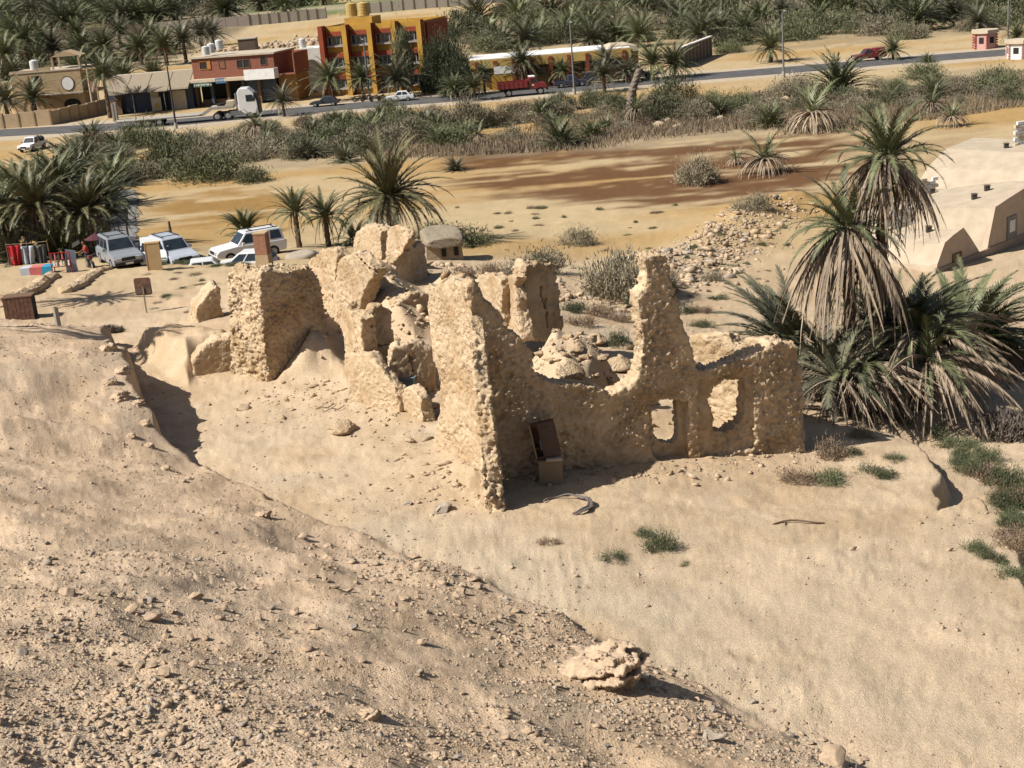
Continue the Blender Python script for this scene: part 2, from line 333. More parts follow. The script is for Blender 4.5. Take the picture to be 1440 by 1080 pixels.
_mx = _n.new('ShaderNodeMix'); _mx.data_type = 'RGBA'; _mx.blend_type = 'MULTIPLY'; _mx.inputs[0].default_value = 1; _l.new(_no.outputs[0], _cr.inputs[0]); _l.new(_src, _mx.inputs[6]); _l.new(_cr.outputs[0], _mx.inputs[7]); _l.new(_mx.outputs[2], _b.inputs['Base Color'])
def lap(V, F, it, k=.5):
    E = np.vstack([F[:, [i, (i+1) % F.shape[1]]] for i in range(F.shape[1])])
    E = np.vstack([E, E[:, ::-1]]); n = len(V); cnt = np.bincount(E[:, 0], minlength=n).clip(1)
    for _ in range(it):
        S = np.stack([np.bincount(E[:, 0], V[E[:, 1], a], minlength=n) for a in range(3)], 1)/cnt[:, None]
        V = V+(S-V)*k
    return V
def vnorm(V, F):
    n = np.cross(V[F[:, 2]]-V[F[:, 0]], V[F[:, 3 if F.shape[1] == 4 else 1]]-V[F[:, 1 if F.shape[1] == 4 else 0]])
    N = np.zeros_like(V)
    for i in range(F.shape[1]):
        for a in range(3): N[:, a] += np.bincount(F[:, i], n[:, a], minlength=len(V))
    return N/(np.linalg.norm(N, axis=1)[:, None]+1e-9)
def voxel_surface(S, step):
    """boundary quads of a filled cell array (i,j,k) -> verts, faces"""
    P = np.pad(S, 1); faces = []
    for ax in range(3):
        a = np.moveaxis(P, ax, 0); d = a[1:].astype(np.int8)-a[:-1].astype(np.int8)
        for sgn in (1, -1):
            idx = np.argwhere(d == sgn)
            if len(idx) == 0: continue
            i = idx[:, 0]; j = idx[:, 1]-1; k = idx[:, 2]-1
            c = [np.stack([i, j, k], 1), np.stack([i, j+1, k], 1), np.stack([i, j+1, k+1], 1), np.stack([i, j, k+1], 1)]
            if sgn == 1: c = c[::-1]
            q = np.stack(c, 1)                    # (n,4,3) in axis-first order
            inv = {0: [0, 1, 2], 1: [1, 0, 2], 2: [1, 2, 0]}[ax]
            q = q[:, :, inv]
            if ax == 1: q = q[:, ::-1]
            faces.append(q)
    Q = np.concatenate(faces, 0); dims = np.array(P.shape)+1
    key = (Q[..., 0]*dims[1]+Q[..., 1])*dims[2]+Q[..., 2]
    u, inv = np.unique(key.ravel(), return_inverse=True)
    V = np.stack([u//(dims[1]*dims[2]), (u//dims[2]) % dims[1], u % dims[2]], 1).astype(np.float64)
    return V*step, inv.reshape(-1, 4)
def wall(label, A, B, outline, thick, holes=(), recess=(), res=.065, amp=.06, lump=6.5, ragged=.10, taper=.25, name='mud_wall', group=None, m=None, sink=.6, smooth=2, crack=(), uv=None, rmin=.15):
    a = at_z(*A) if len(A) == 3 else np.array(A[3]); b = at_z(*B) if len(B) == 3 else np.array(B[3]); u = b-a; u[2] = 0; u /= np.linalg.norm(u); n = np.array([u[1], -u[0], 0.0])     # n faces the viewer
    if n[1] > 0: n = -n
    def bp(p):
        d = ray(*p); t = np.dot(a-CAM, n)/np.dot(d, n); q = CAM+d*t
        return [float(np.dot(q-a, u)), float(q[2])]
    O = [bp(p) for p in outline] if uv is None else [list(q) for q in uv]
    for q in O:
        w_ = a+u*q[0]; g = terrace(np.array([w_[0]]), np.array([w_[1]]))[0]
        if q[1] < g+.45: q[1] = g-sink
    Hs = [[bp(p) for p in h] for h in holes]; Rs = [([bp(p) for p in r], dep) for r, dep in recess]; Cs = [[bp(p) for p in c] for c in crack]
    us = [q[0] for q in O]; zs = [q[1] for q in O]; u0, u1, z0, z1 = min(us)-.2, max(us)+.2, min(zs)-.1, max(zs)+.2
    nu, nz, nw = int((u1-u0)/res)+1, int((z1-z0)/res)+1, int(thick*1.15/res)+1
    U, Z, W_ = np.meshgrid((np.arange(nu)+.5)*res+u0, (np.arange(nz)+.5)*res+z0, (np.arange(nw)+.5)*res, indexing='ij')
    sd = abs(hash(label)) % 1000 if False else sum(map(ord, label)) % 977
    U2 = U+ragged*fbm(U*2.2+sd, Z*2.2, W_*2.2, o=3, s=1)*1.6; Z2 = Z+ragged*fbm(U*2.2, Z*2.2+sd, W_*2.2, o=3, s=2)*1.6
    S = inpoly(U2, Z2, O)
    for h in Hs: S &= ~inpoly(U2, Z2, h)
    for r, dep in Rs: S &= ~(inpoly(U2, Z2, r) & (W_ < dep))
    for c in Cs:
        d, _ = polydist(U+.03*fbm(U*9, Z*9, o=2, s=9), Z, c); S &= ~((d < res*.55) & (W_ < res*3))
    zb = min(zs)+sink; zt = max(zs)
    T = thick*(1-taper*np.clip((Z-zb)/(zt-zb+.01), 0, 1))+.08*fbm(U*1.3+sd, Z*1.3, o=3, s=5)
    S &= W_ < T
    V, F = voxel_surface(S, res)
    L = a[None]*np.array([1, 1, 0])+(V[:, 0]+u0)[:, None]*u+(V[:, 2])[:, None]*(-n); L[:, 2] = V[:, 1]+z0
    L = lap(L, F, smooth)
    N = vnorm(L, F)
    if np.mean(N[np.abs((L-a)@n) < res] @ n) < 0: F = F[:, ::-1]; N = -N
    x, y, z = L.T
    rmask = rmin+(1-rmin)*sst(-.22, .2, fbm(x*.5+sd, y*.5, z*.5, o=3, s=6))
    wl = worley(x*lump, y*lump, z*lump*1.15, s=3); w2 = worley(x*lump*2.1, y*lump*2.1, z*lump*2.3, s=8)
    disp = amp*rmask*(.9-1.7*wl+1.0*(.5-w2))+.05*fbm(x*1.1, y*1.1, z*1.1, o=3, s=7)
    pit = sst(.62, .72, vn(x*7.3+sd, y*7.3, z*7.3, s=10)); disp -= .05*pit*(.3+rmask)
    L = L+N*disp[:, None]
    base = np.array([(a+b)[0]/2, (a+b)[1]/2, min(A[2], B[2])])
    me = mesh_np(name, L-base, F, [m or MUD], smooth=False)
    o = link(name, me, loc=base); tag(o, label, 'ruined wall', group)
    return o
wall('long ruined mud wall with tall pillar, doorway slit and broken window hole', (698,672,5.1), (1131,634,3.95),
 [(699,680),(690,640),(680,560),(672,500),(664,450),(655,403),(659,399),(665,395),(670,399),(674,413),(681,422),(693,431),(704,441),(709,450),(708,458),(715,464),(727,471),(733,476),(738,483),(748,495),(752,506),(748,520),(760,530),(780,538),(810,541),(844,546),(858,554),(874,549),(891,540),(899,525),(903,498),(904,475),(902,450),(898,431),(896,414),(902,407),(909,405),(908,400),(911,384),(908,374),(905,362),(919,359),(934,359),(941,366),(945,392),(951,412),(956,431),(962,456),(969,478),(976,500),(979,514),(982,523),(1002,520),(1030,511),(1058,498),(1080,491),(1084,483),(1099,480),(1109,486),(1113,500),(1117,537),(1122,564),(1129,603),(1132,623),(1133,640),(1100,645),(1000,662),(920,670),(800,672)],
 .75, holes=[[(922,569),(929,562),(955,561),(960,570),(961,618),(955,627),(936,627),(924,616)],
  [(997,566),(1007,545),(1019,537),(1050,536),(1052,560),(1048,588),(1043,599),(1022,609),(1005,606),(1007,588),(1002,576)]],
 recess=[([(914,571),(967,563),(969,640),(958,655),(930,655),(914,630)], .32), ([(982,536),(1060,520),(1062,630),(984,648)], .12)], res=.055, amp=.10, lump=8.5, rmin=.4, ragged=.035, taper=.18)
_Q = at_y(657,400,at_z(698,672,5.1)[1]+.25); _D = np.array([-math.sin(R_(27)), math.cos(R_(27)), 0]); _LA = tuple(_Q*np.array([1,1,0])-_D*1.3+np.array([0,0,5.2])); _LB = tuple(_Q*np.array([1,1,0])+_D*3+np.array([0,0,5.5]))
wall('tall pale mud wall facing left, with a jagged sloping front buttress edge', (0,0,5.2,_LA), (0,0,5.5,_LB),
 [(681,722),(682,692),(679,625),(677,583),(667,511),(662,455),(655,400),(645,395),(630,399),(603,402),(602,440),(605,470),(612,508),(617,540),(618,580),(612,600),(606,660),(640,690)],
 .5, amp=.04, ragged=.09, res=.055, taper=.1)
_BA = at_z(683,719,5.2); _BB = _BA*np.array([1,1,0])*(39.6/_BA[1])+np.array([0,0,5.1])
wall('narrow sloping buttress of exposed stones running forward from the corner of the pale wall', (0,0,5.2,tuple(_BA)), (0,0,5.1,tuple(_BB)), (), .5,
 uv=[(-.1,4.4),(-.05,5.7),(.3,6.5),(.75,7.7),(1.3,8.9),(1.9,9.7),(2.5,10.2),(2.6,4.4)], amp=.12, lump=5.5, ragged=.12, res=.055, taper=.15)
wall('thick square mud pillar block with a dark shaded face and a lit left side', (377,541,4.7), (462,508,4.8),
 [(377,545),(373,494),(369,440),(366,395),(372,384),(379,380),(400,382),(418,378),(434,375),(444,388),(451,402),(456,418),(457,431),(459,456),(462,480),(463,530)], 2.3, amp=.11, lump=8.5, taper=.12, res=.05, rmin=.75, smooth=1)
wall('small free-standing wall stub with a diagonal broken top, left of the square pillar', (264,454,4.1), (318,444,4.1),
 [(264,458),(268,452),(278,432),(292,413),(304,402),(312,405),(313,430),(313,452)], 1.5, amp=.05, taper=.05)
wall('low rounded mud wall holding up the sand mound below the wall stub', (261,538,4.6), (350,524,4.6),
 [(259,540),(263,530),(271,508),(280,496),(290,486),(305,476),(328,473),(344,474),(350,486),(350,530)], 1.3, amp=.05, taper=.3)
wall('pale sloping wall slab behind the square pillar, left half', (428,425,4.8), (478,440,5.1),
 [(430,440),(428,385),(434,368),(446,358),(459,349),(470,351),(475,362),(471,380),(470,400),(466,418),(474,450)], .7, amp=.03, taper=.2)
wall('large pale leaning wall slab with a crack behind the square pillar', (462,452,5.0), (527,470,5.3),
 [(466,455),(468,415),(472,385),(476,365),(485,360),(498,355),(512,367),(526,380),(522,392),(517,398),(511,415),(507,424),(505,470)], .8, amp=.035, taper=.25, crack=[[(500,358),(512,372),(526,384)]])
wall('rugged dark wall remnant in the middle of the ruin, with a stepped top', (507,458,5.5), (582,432,5.4),
 [(507,460),(507,425),(514,405),(518,391),(530,387),(546,391),(550,398),(557,405),(570,406),(580,411),(582,424),(580,440)], .7, amp=.11, lump=4)
wall('short dark lumpy wall fragment beside the pale left-facing wall', (548,460,5.8), (608,450,5.8),
 [(548,462),(553,432),(558,424),(568,419),(580,414),(592,412),(600,416),(605,425),(605,455)], .8, amp=.12, lump=3.5)
wall('narrow upright wall end, lit, at the left of the inner doorway', (477,515,5.2), (508,545,5.2),
 [(480,520),(484,478),(478,458),(479,440),(490,437),(500,441),(507,450),(508,540)], .7, amp=.06)
wall('shaded inner wall panel with a notched top, above the arched opening', (508,548,5.2), (560,528,5.3),
 [(508,550),(511,500),(512,470),(515,456),(520,446),(525,438),(526,429),(538,427),(541,434),(552,437),(552,466),(555,485),(559,505),(560,540)], .65, amp=.05, crack=[[(514,486),(530,487),(546,484)]])
wall('round-topped shaded inner wall beside the pale left-facing wall', (546,556,5.2), (616,540,5.3),
 [(546,565),(548,490),(556,485),(566,483),(580,481),(596,484),(606,492),(609,503),(614,514),(615,560)], .6, amp=.03, crack=[[(576,500),(580,515),(578,540)]])
wall('low pale front wall with a crumbling stepped right end', (487,557,5.1), (562,580,5.1),
 [(487,560),(489,508),(494,500),(507,499),(520,498),(527,506),(534,519),(541,530),(549,538),(556,548),(559,560),(563,582),(530,575)], .55, amp=.045)
wall('small pale stump of wall in front of the blue basin', (561,574,5.1), (598,595,5.1),
 [(562,580),(564,552),(568,545),(576,543),(583,549),(590,560),(594,578),(597,600),(580,595)], .5, amp=.05)
wall('pale wall fragment at the back of the ruin, under the big palm', (495,356,4.5), (539,366,4.7),
 [(497,362),(497,333),(503,324),(511,317),(520,318),(529,316),(536,325),(534,339),(537,366)], .9, amp=.04)
wall('tall narrow lit wall fragment next to the dark palm trunk', (541,374,4.8), (574,392,5.0),
 [(542,385),(542,353),(544,325),(549,319),(557,317),(570,323),(573,336),(567,350),(561,362),(559,396)], .6, amp=.05)
wall('shaded wall fragment with a rising jagged top, in front of the small hut', (556,400,5.0), (602,380,4.8),
 [(556,402),(556,368),(562,361),(575,350),(585,345),(593,338),(598,346),(601,375),(602,392)], .9, amp=.05)
wall('leaning brown wall with a vertical crack at the back of the front room', (739,473,6.3), (794,463,6.1),
 [(738,478),(741,440),(739,400),(738,380),(742,371),(757,368),(777,370),(783,388),(786,407),(790,436),(793,480)], 1.0, amp=.03, taper=.3, crack=[[(760,402),(764,420),(770,437),(771,462)]], holes=[[(766,422),(770,420),(770,434),(767,432)]])
wall('slim pale wall post beside the leaning brown wall', (701,455,6.0), (733,474,6.5),
 [(704,462),(703,410),(705,391),(714,387),(720,384),(727,391),(722,403),(726,420),(728,445),(733,480)], .5, amp=.04)
wall('crumbled orange wall end behind the top of the pale left-facing wall', (664,452,6.0), (708,468,6.3),
 [(666,470),(667,397),(674,388),(690,386),(703,393),(706,410),(705,440),(707,472)], .6, amp=.06)
wall('inner pale wall of the right-hand room, seen over the broken front wall', (896,552,4.4), (1114,632,3.95),
 [(905,640),(908,562),(960,560),(966,520),(968,470),(980,469),(1000,471),(1024,470),(1028,481),(1044,486),(1047,477),(1074,474),(1084,483),(1100,483),(1109,490),(1113,560),(1115,640)], .6, amp=.035, taper=.1)
# ------------------------------------------------------------------ loose stone
def ico(sub):
    import bmesh
    bm = bmesh.new(); bmesh.ops.create_icosphere(bm, subdivisions=sub, radius=1)
    V = np.array([v.co[:] for v in bm.verts]); F = np.array([[v.index for v in f.verts] for f in bm.faces]); bm.free(); return V, F
ICO = {k: ico(k) for k in (1, 2, 3, 4)}
def stone_mesh(name, seed, sub=3, angular=.5, m=None, sq=(1, 1, .7)):
    V, F = ICO[sub]; V = V.copy(); r = np.random.default_rng(seed)
    for _ in range(14):                                   # knock flat facets off
        d = r.normal(size=3); d /= np.linalg.norm(d); c = r.uniform(.55, .9); t = V@d; V -= np.outer(np.clip(t-c, 0, None)*angular*1.7, d)
    x, y, z = V.T*1.6
    V = V*(1+.22*fbm(x+seed, y, z, o=3, s=seed)+.10*fbm(x*4, y*4, z*4, o=3, s=seed+3))[:, None]*np.array(sq)
    return mesh_np(name, V, F, [m or MUD])
STONE = mat('hill_stone', (.60, .445, .305), (.45, .335, .23), 5, .95, bump=.5, bscale=20, spec=.1)
DSTONE = mat('grey_stone', (.50, .42, .335), (.36, .30, .24), 5, .95, bump=.5, bscale=20, spec=.1)
LUMPS = [stone_mesh('mud_lump', 100+i, 4, .5) for i in range(5)]
ROCKS = [stone_mesh('rock', 200+i, 3, .8, STONE) for i in range(7)]
GROCKS = [stone_mesh('rock', 300+i, 3, .9, DSTONE) for i in range(3)]
def put_stone(px, py, wpx, meshes, label, cat, group=None, name=None, z=None, sq=(1, 1, .75), k=None, rot=None):
    p = gpt(px, py) if z is None else at_z(px, py, z)
    s = np.linalg.norm(p-CAM)/FPX*wpx/2
    me = meshes[(k if k is not None else int(px*7+py*3)) % len(meshes)]
    o = link(name or me.name.split('.')[0], me, loc=(p[0], p[1], p[2]+s*sq[2]*.35), rot=(rng.uniform(-.3, .3), rng.uniform(-.3, .3), rng.uniform(0, 6.3) if rot is None else rot), scale=(s*sq[0], s*sq[1], s*sq[2]))
    tag(o, label, cat, group); return o
for px, py, wd, lab in [(735,518,28,'single round boulder on top of the rough front wall'),(765,476,44,'large rounded slab of wall lying against the leaning brown wall'),
 (800,525,60,'big broken block with a flat dark side, among the fallen walls of the front room'),(838,482,38,'pointed fallen lump beside the dark green bush'),(870,520,62,'wide pale block leaning toward the tall pillar'),
 (880,490,30,'small block behind the wide pale block')]:
    put_stone(px, py, wd, LUMPS, lab, 'boulder', name='fallen_block', sq=(1, .8, .65))
for px, py, wd in [(760,500,18),(752,496,12),(812,492,24),(822,504,16),(848,505,20),(838,530,14),(858,540,16),(884,532,18),(895,515,14),(795,500,14),(775,508,16),(830,545,10),(870,545,12),(905,500,12),(788,492,12),(815,470,14)]:
    put_stone(px, py, wd, LUMPS, 'one of the small wall lumps strewn over the floor of the front room', 'rubble', 'wall lumps in the front room', 'wall_lump')
for px, py, wd in [(612,545,12),(622,555,14),(610,572,20),(600,580,14),(618,585,12),(560,478,10),(590,450,12),(546,420,9),(510,432,9),(600,590,10)]:
    put_stone(px, py, wd, LUMPS, 'one of the mud lumps fallen at the foot of the pale left-facing wall', 'rubble', 'mud lumps in the passage', 'wall_lump')
# ------------------------------------------------------------------ palms and shrubs
LEAF = leafmat('palm_leaf', (.195, .205, .10), (.098, .108, .053), .5)
LEAFB = leafmat('palm_leaf_blue', (.175, .17, .105), (.088, .09, .056), .5)
LEAFO = leafmat('palm_leaf_olive', (.20, .18, .085), (.10, .09, .045), .5)
DEAD = leafmat('dead_frond', (.42, .33, .235), (.22, .165, .115), .8)
TRUNK = mat('palm_trunk', (.22, .155, .10), (.10, .07, .045), 9, .95, bump=.8, bscale=22)
SHRUB = leafmat('shrub_leaf', (.19, .195, .10), (.10, .11, .055), .8)
SHRUBG = leafmat('shrub_grey', (.34, .29, .20), (.20, .175, .115), .85)
SHRUBD = leafmat('shrub_dry', (.30, .215, .14), (.17, .12, .08), .9)
TUFT = leafmat('sage_tuft', (.15, .165, .085), (.075, .088, .042), .8)
DARKLEAF = leafmat('dark_tree_leaf', (.075, .09, .042), (.03, .04, .018), .6)
OLIVE = leafmat('olive_leaf', (.19, .19, .10), (.10, .10, .055), .7)
def frond_geo(L, n, ll, bend, vee=.35, droop=.15, seed=0, rw=.03, a0=0.0, fwd=.7, clump=0.0, pw=1.3, bw=1.0):
    r = np.random.default_rng(seed); N = 24; t = np.linspace(0, 1, N); an = a0-bend*t**pw
    dx = np.cos(an)*L/(N-1); dz = np.sin(an)*L/(N-1); X = np.r_[0, np.cumsum(dx[:-1])]; Z = np.r_[0, np.cumsum(dz[:-1])]
    Y = .03*L*np.sin(t*3+seed)
    V = []; F = []
    k = 8; ii = np.linspace(0, N-1, k).astype(int)
    for j, i in enumerate(ii):
        w_ = rw*(1-.8*t[i])
        V += [(X[i], Y[i]-w_, Z[i]+w_*.4), (X[i], Y[i]+w_, Z[i]+w_*.4), (X[i], Y[i], Z[i]-w_)]
        if j:
            o = (j-1)*3
            for p, q in ((0, 1), (1, 2), (2, 0)): F += [(o+p, o+q, o+3+q), (o+p, o+3+q, o+3+p)]
    for sd in (-1, 1):
        for m in range(n):
            tt = .10+.88*(m+r.uniform(-.3, .3))/n
            if clump and r.random() < clump: continue
            x, y, z, a = (np.interp(tt, t, q) for q in (X, Y, Z, an))
            l_ = ll*(.35+.65*math.sin(math.pi*min(1, (tt*.85+.18))**.9))*r.uniform(.8, 1.15)
            f = fwd+.5*tt+r.uniform(-.12, .12); s = math.sqrt(max(.05, 1-min(.97, f*f*.55)))
            up = vee*(1-.6*tt)+r.uniform(-.15, .15)
            T = np.array([math.cos(a), 0, math.sin(a)]); Nn = np.array([-math.sin(a), 0, math.cos(a)])
            D = T*f+np.array([0, sd*s, 0])+Nn*up; D /= np.linalg.norm(D); D[2] -= droop*(1+r.uniform(-.4, .6))
            D /= np.linalg.norm(D); P = np.array([x, y, z]); b = max(.011*L, ll*.085)*bw
            q = len(V); V += [tuple(P-T*b), tuple(P+T*b), tuple(P+D*l_)]; F.append((q, q+1, q+2))
    return np.array(V), F
def join_geo(parts):
    V = []; F = []; MI = []; o = 0
    for v, f, mi in parts:
        V.append(v); F += [tuple(i+o for i in q) for q in f]; MI += [mi]*len(f); o += len(v)
    return np.vstack(V), F, MI
def rot_e(v, e): return np.asarray(v)@np.array(Euler(e).to_matrix()).T
def trunk_geo(h, r0, r1, lean=(0, 0), seg=None, sides=8, seed=0, ring=.16):
    seg = seg or max(6, int(h*4)); r = np.random.default_rng(seed); V = []; F = []
    for i in range(seg+1):
        t = i/seg; rr = (r0*(1-t)+r1*t)*(1+ring*(1 if i % 2 else -1)*.6)
        for j in range(sides):
            a = 2*math.pi*(j+.5*(i % 2))/sides; q = rr*(1+r.uniform(-.1, .1))
            V.append((q*math.cos(a)+lean[0]*t*t, q*math.sin(a)+lean[1]*t*t, h*t))
    for i in range(seg):
        for j in range(sides):
            a, b = i*sides+j, i*sides+(j+1) % sides; F += [(a, b, b+sides, a+sides)]
    F.append(tuple(range(seg*sides, seg*sides+sides)))
    return np.array(V), F
# shared near-palm fronds
def fm(name, m, *a, **k):
    V, F = frond_geo(*a, **k); return mesh_np(name, V, F, [m])
FR_UP = [fm('frond', LEAF, 3.0, 54, .46, .95, .35, .14, s, pw=1.6) for s in range(3)]
FR_MID = [fm('frond', LEAF, 3.0, 54, .46, 1.5, .3, .18, s+5, pw=1.5) for s in range(3)]
FR_UPB = [fm('frond', LEAFB, 3.0, 54, .46, .95, .35, .14, s, pw=1.6) for s in range(3)]
FR_MIDB = [fm('frond', LEAFB, 3.0, 54, .46, 1.5, .3, .18, s+5, pw=1.5) for s in range(3)]
FR_UPO = [fm('frond', LEAFO, 3.0, 54, .46, .75, .4, .10, s, pw=1.6) for s in range(3)]
FR_MIDO = [fm('frond', LEAFO, 3.0, 54, .44, 1.35, .35, .14, s+5, pw=1.5) for s in range(3)]
FR_DEAD = [fm('dry_frond', DEAD, 3.0, 44, .34, 1.25+.1*s, -.1, 1.1, s+10, clump=.15, fwd=1.0, pw=.35, bw=1.3, rw=.045) for s in range(4)]
FR_DEADL = [fm('dry_frond', DEAD, 3.0, 44, .36, 1.0+.15*s, 0, .7, s+20, clump=.15, fwd=1.0, pw=.8, bw=1.2, rw=.04) for s in range(3)]
def near_palm(label, base, h, fr, nup, nmid, ndead, deadlen=None, lean=(0, 0), r0=.24, blue=False, olive=False, name='date_palm', cat='palm tree', az=None, elev=(0.1, 1.35), seed=0, dead_e=(-.55, .1), group=None, wide=False):
    r = np.random.default_rng(seed+77); root = link(name, None, loc=base); tag(root, label, cat, group)
    if h > .3:
        V, F = trunk_geo(h, r0, r0*.8, lean, seed=seed); link('trunk', mesh_np('trunk', V, F, [TRUNK]), root)
    top = Vector((lean[0], lean[1], h)); k = fr/3.0
    def add(me, e, a, s):
        o = link(me.name.split('.')[0], me, root, top+Vector((math.cos(a)*.1, math.sin(a)*.1, r.uniform(-.15, .1))), (r.uniform(-.25, .25), -e, a), (s, s, s))
    def azi(i, n):
        if az is None: return i*2.39996+r.uniform(-.3, .3)
        return az[0]+(az[1]-az[0])*r.random()
    U, Mi = (FR_UPB, FR_MIDB) if blue else (FR_UPO, FR_MIDO) if olive else (FR_UP, FR_MID)
    nup = int(nup*1.5); nmid = int(nmid*1.35); ndead = int(ndead*1.25)
    for i in range(nup): add(U[i % 3], elev[0]+.55+(elev[1]-elev[0]-.55)*((i+.5)/max(1, nup))**.8, azi(i, nup), k*r.uniform(.8, 1.05))
    for i in range(nmid): add(Mi[i % 3], elev[0]+.65*(i/max(1, nmid))-.1, azi(i+.37, nmid), k*r.uniform(.85, 1.08))
    kd = (deadlen or fr)/3.0; DD = FR_DEADL if wide else FR_DEAD
    for i in range(ndead): add(DD[i % len(DD)], r.uniform(*dead_e), azi(i+.7, ndead), kd*r.uniform(.65, 1.08))
    return root
def G3(px, py, dz=0): p = gpt(px, py); return (p[0], p[1], p[2]-.05+dz)
def pxm(p): return FPX/np.linalg.norm(np.array(p)-CAM)        # photo pixels per metre at a place
def hgt(base, ytop):
    """height above a base point of the sight line at photo row ytop (same column)"""
    b = np.array(base); best = None
    for h in np.linspace(0, 16, 161):
        q = b+np.array([0, 0, h])-CAM; yy = 540-FPX*np.dot(q, _U)/np.dot(q, _F)
        if yy <= ytop: return h
    return 16
# --- the big palms on the right
b = G3(1236, 560); near_palm('tallest date palm, a green tuft over a long brown skirt of dead fronds', b, hgt(b, 222), 2.6, 15, 16, 100, 3.5, seed=1, lean=(.25, 0), r0=.26)
b = G3(1196, 556); near_palm('shorter palm in front, its dead fronds hanging like a full brown bell', b, hgt(b, 322), 2.7, 14, 14, 92, 4.6, seed=2, lean=(-.1, -.2), r0=.26, dead_e=(-.45, .2))
b = G3(1120, 528); near_palm('bluish green palm clump leaning left over the end of the ruined wall', b, .9, 3.9, 22, 34, 14, seed=3, blue=True, r0=.3, name='palm_clump', cat='palm clump', az=(1.4, 4.7), elev=(.05, 1.25))
b = G3(1170, 545); near_palm('dark green palm clump at the foot of the bell-skirted palm', b, .8, 3.4, 16, 22, 26, 3.2, seed=4, blue=True, r0=.3, name='palm_clump', cat='palm clump', elev=(.15, 1.3), wide=True)
b = G3(1262, 545); near_palm('tall dark palm clump filling the space behind the two trunks', b, 1.6, 3.5, 34, 20, 26, 3.4, seed=5, r0=.35, name='palm_clump', cat='palm clump', elev=(.2, 1.3), wide=True)
b = G3(1290, 560); near_palm('palm clump smothered in long grey dead fronds, right of the trunks', b, 2.6, 3.4, 10, 18, 80, 4.2, seed=6, r0=.35, name='palm_clump', cat='palm clump', elev=(.1, 1.1), wide=True, dead_e=(-.3, .6))
b = G3(1362, 520); near_palm('spreading green palm clump at the right end, with dry tips trailing right', b, 1.3, 4.0, 22, 32, 34, 4.2, seed=7, r0=.3, name='palm_clump', cat='palm clump', az=(-1.5, 1.7), elev=(.05, 1.2), wide=True)
b = G3(1340, 470); near_palm('green palm clump in front of the vaulted house door', b, .4, 2.6, 20, 14, 8, seed=8, r0=.3, name='palm_clump', cat='palm clump', elev=(.3, 1.4))
b = G3(1215, 575); near_palm('low fringe of dead fronds spilling toward the sand bank', b, 1.7, 2.6, 0, 10, 60, 3.3, seed=9, r0=.3, name='palm_clump', cat='palm clump', az=(-3.0, .2), wide=True, dead_e=(-.4, .5))
b = G3(1178, 578); near_palm('drooping dry palm clump in front of the tall trunks, left', b, 1.2, 3.0, 6, 16, 60, 3.4, seed=41, blue=True, r0=.3, name='palm_clump', cat='palm clump', wide=True, dead_e=(-.2, .7))
b = G3(1298, 574); near_palm('lowest dry palm clump spilling long grey fronds to the sand', b, 1.9, 3.0, 6, 14, 80, 3.8, seed=42, r0=.3, name='palm_clump', cat='palm clump', wide=True, dead_e=(-.3, .6))
# --- centre palm and its neighbours
b = G3(553, 345); near_palm('big open-crowned palm standing behind the ruin', b, hgt(b, 275), 4.9, 20, 26, 50, 3.2, seed=11, r0=.34, elev=(-.15, 1.45), olive=True)
b = G3(421, 348); near_palm('young palm left of the big open-crowned palm, nearest the white car', b, hgt(b, 300), 2.5, 16, 12, 5, seed=12, r0=.2)
b = G3(462, 346); near_palm('young palm between the first young palm and the big open-crowned palm', b, hgt(b, 305), 2.6, 14, 14, 8, seed=13, r0=.2)
b = G3(345, 330); near_palm('low dark spiky palm clump behind the white cars', b, .2, 2.6, 34, 10, 6, seed=14, r0=.25, name='palm_clump', cat='palm clump', elev=(.25, 1.3))
b = G3(500, 345); near_palm('small ragged palm tucked against the back of the ruin', b, .5, 2.2, 10, 8, 10, seed=15, r0=.2)
# --- palms over the stalls at the left
for i, (px, py, yt, fr, lab) in enumerate([(62,365,280,3.3,'front palm of the left grove, with pale dry fronds hanging behind the hanging cloths'),(128,359,288,3.2,'palm of the left grove beside the silver car, arching to the right'),
 (12,366,290,3.0,'palm cut by the left edge of the picture, behind the red cloth'),(96,348,252,3.3,'tall middle palm of the left grove, behind the front one'),(38,345,258,3.2,'back left palm of the left grove'),(152,345,275,2.9,'rightmost palm of the left grove, by the dark canopy')]):
    b = G3(px, py); near_palm(lab, b, hgt(b, yt+14), fr*1.12, 22, 34, 26, 3.2, seed=20+i, olive=(i in (0, 1)), r0=.22, group='palms of the left grove')
for i, (px, py, h) in enumerate([(-72,452,5.2),(-30,436,5.6)]):
    b = G3(px, py); near_palm(('palm outside the left edge whose shadow crosses the sand, nearer one', 'palm outside the left edge whose shadow crosses the sand, farther one')[i], b, h, 3.0, 14, 14, 4, seed=30+i, group='palms at the left edge')
# ------------------------------------------------------------------ farther palms: a trunk and a joined crown
def crown_geo(fr, n, npair, nd, seed, elev=(-.25, 1.4), dl=.8, rw=.03, mop=False):
    r = np.random.default_rng(seed); P = []
    for i in range(n):
        e = elev[0]+(elev[1]-elev[0])*((i+.5)/n)**.9; V, F = frond_geo(fr*r.uniform(.8, 1.05), npair, fr*.17, r.uniform(.7, 1.2), .3, .12, seed*50+i, rw=rw, bw=1.35)
        P.append((rot_e(V, (r.uniform(-.3, .3), -e, i*2.4+r.uniform(-.3, .3))), F, 0))
    for i in range(nd):
        V, F = frond_geo(fr*dl*r.uniform(.6, 1.1), max(6, npair-4), fr*.11, 2.1 if mop else 1.3, -.1, .8, seed*50+200+i, rw=rw, fwd=1.0, pw=.9 if mop else .6, clump=.1)
        P.append((rot_e(V, (0, -(r.uniform(.1, .8) if mop else r.uniform(-.5, .2)), i*2.4+r.uniform(-.4, .4))), F, 1))
    return join_geo(P)
CROWN = []
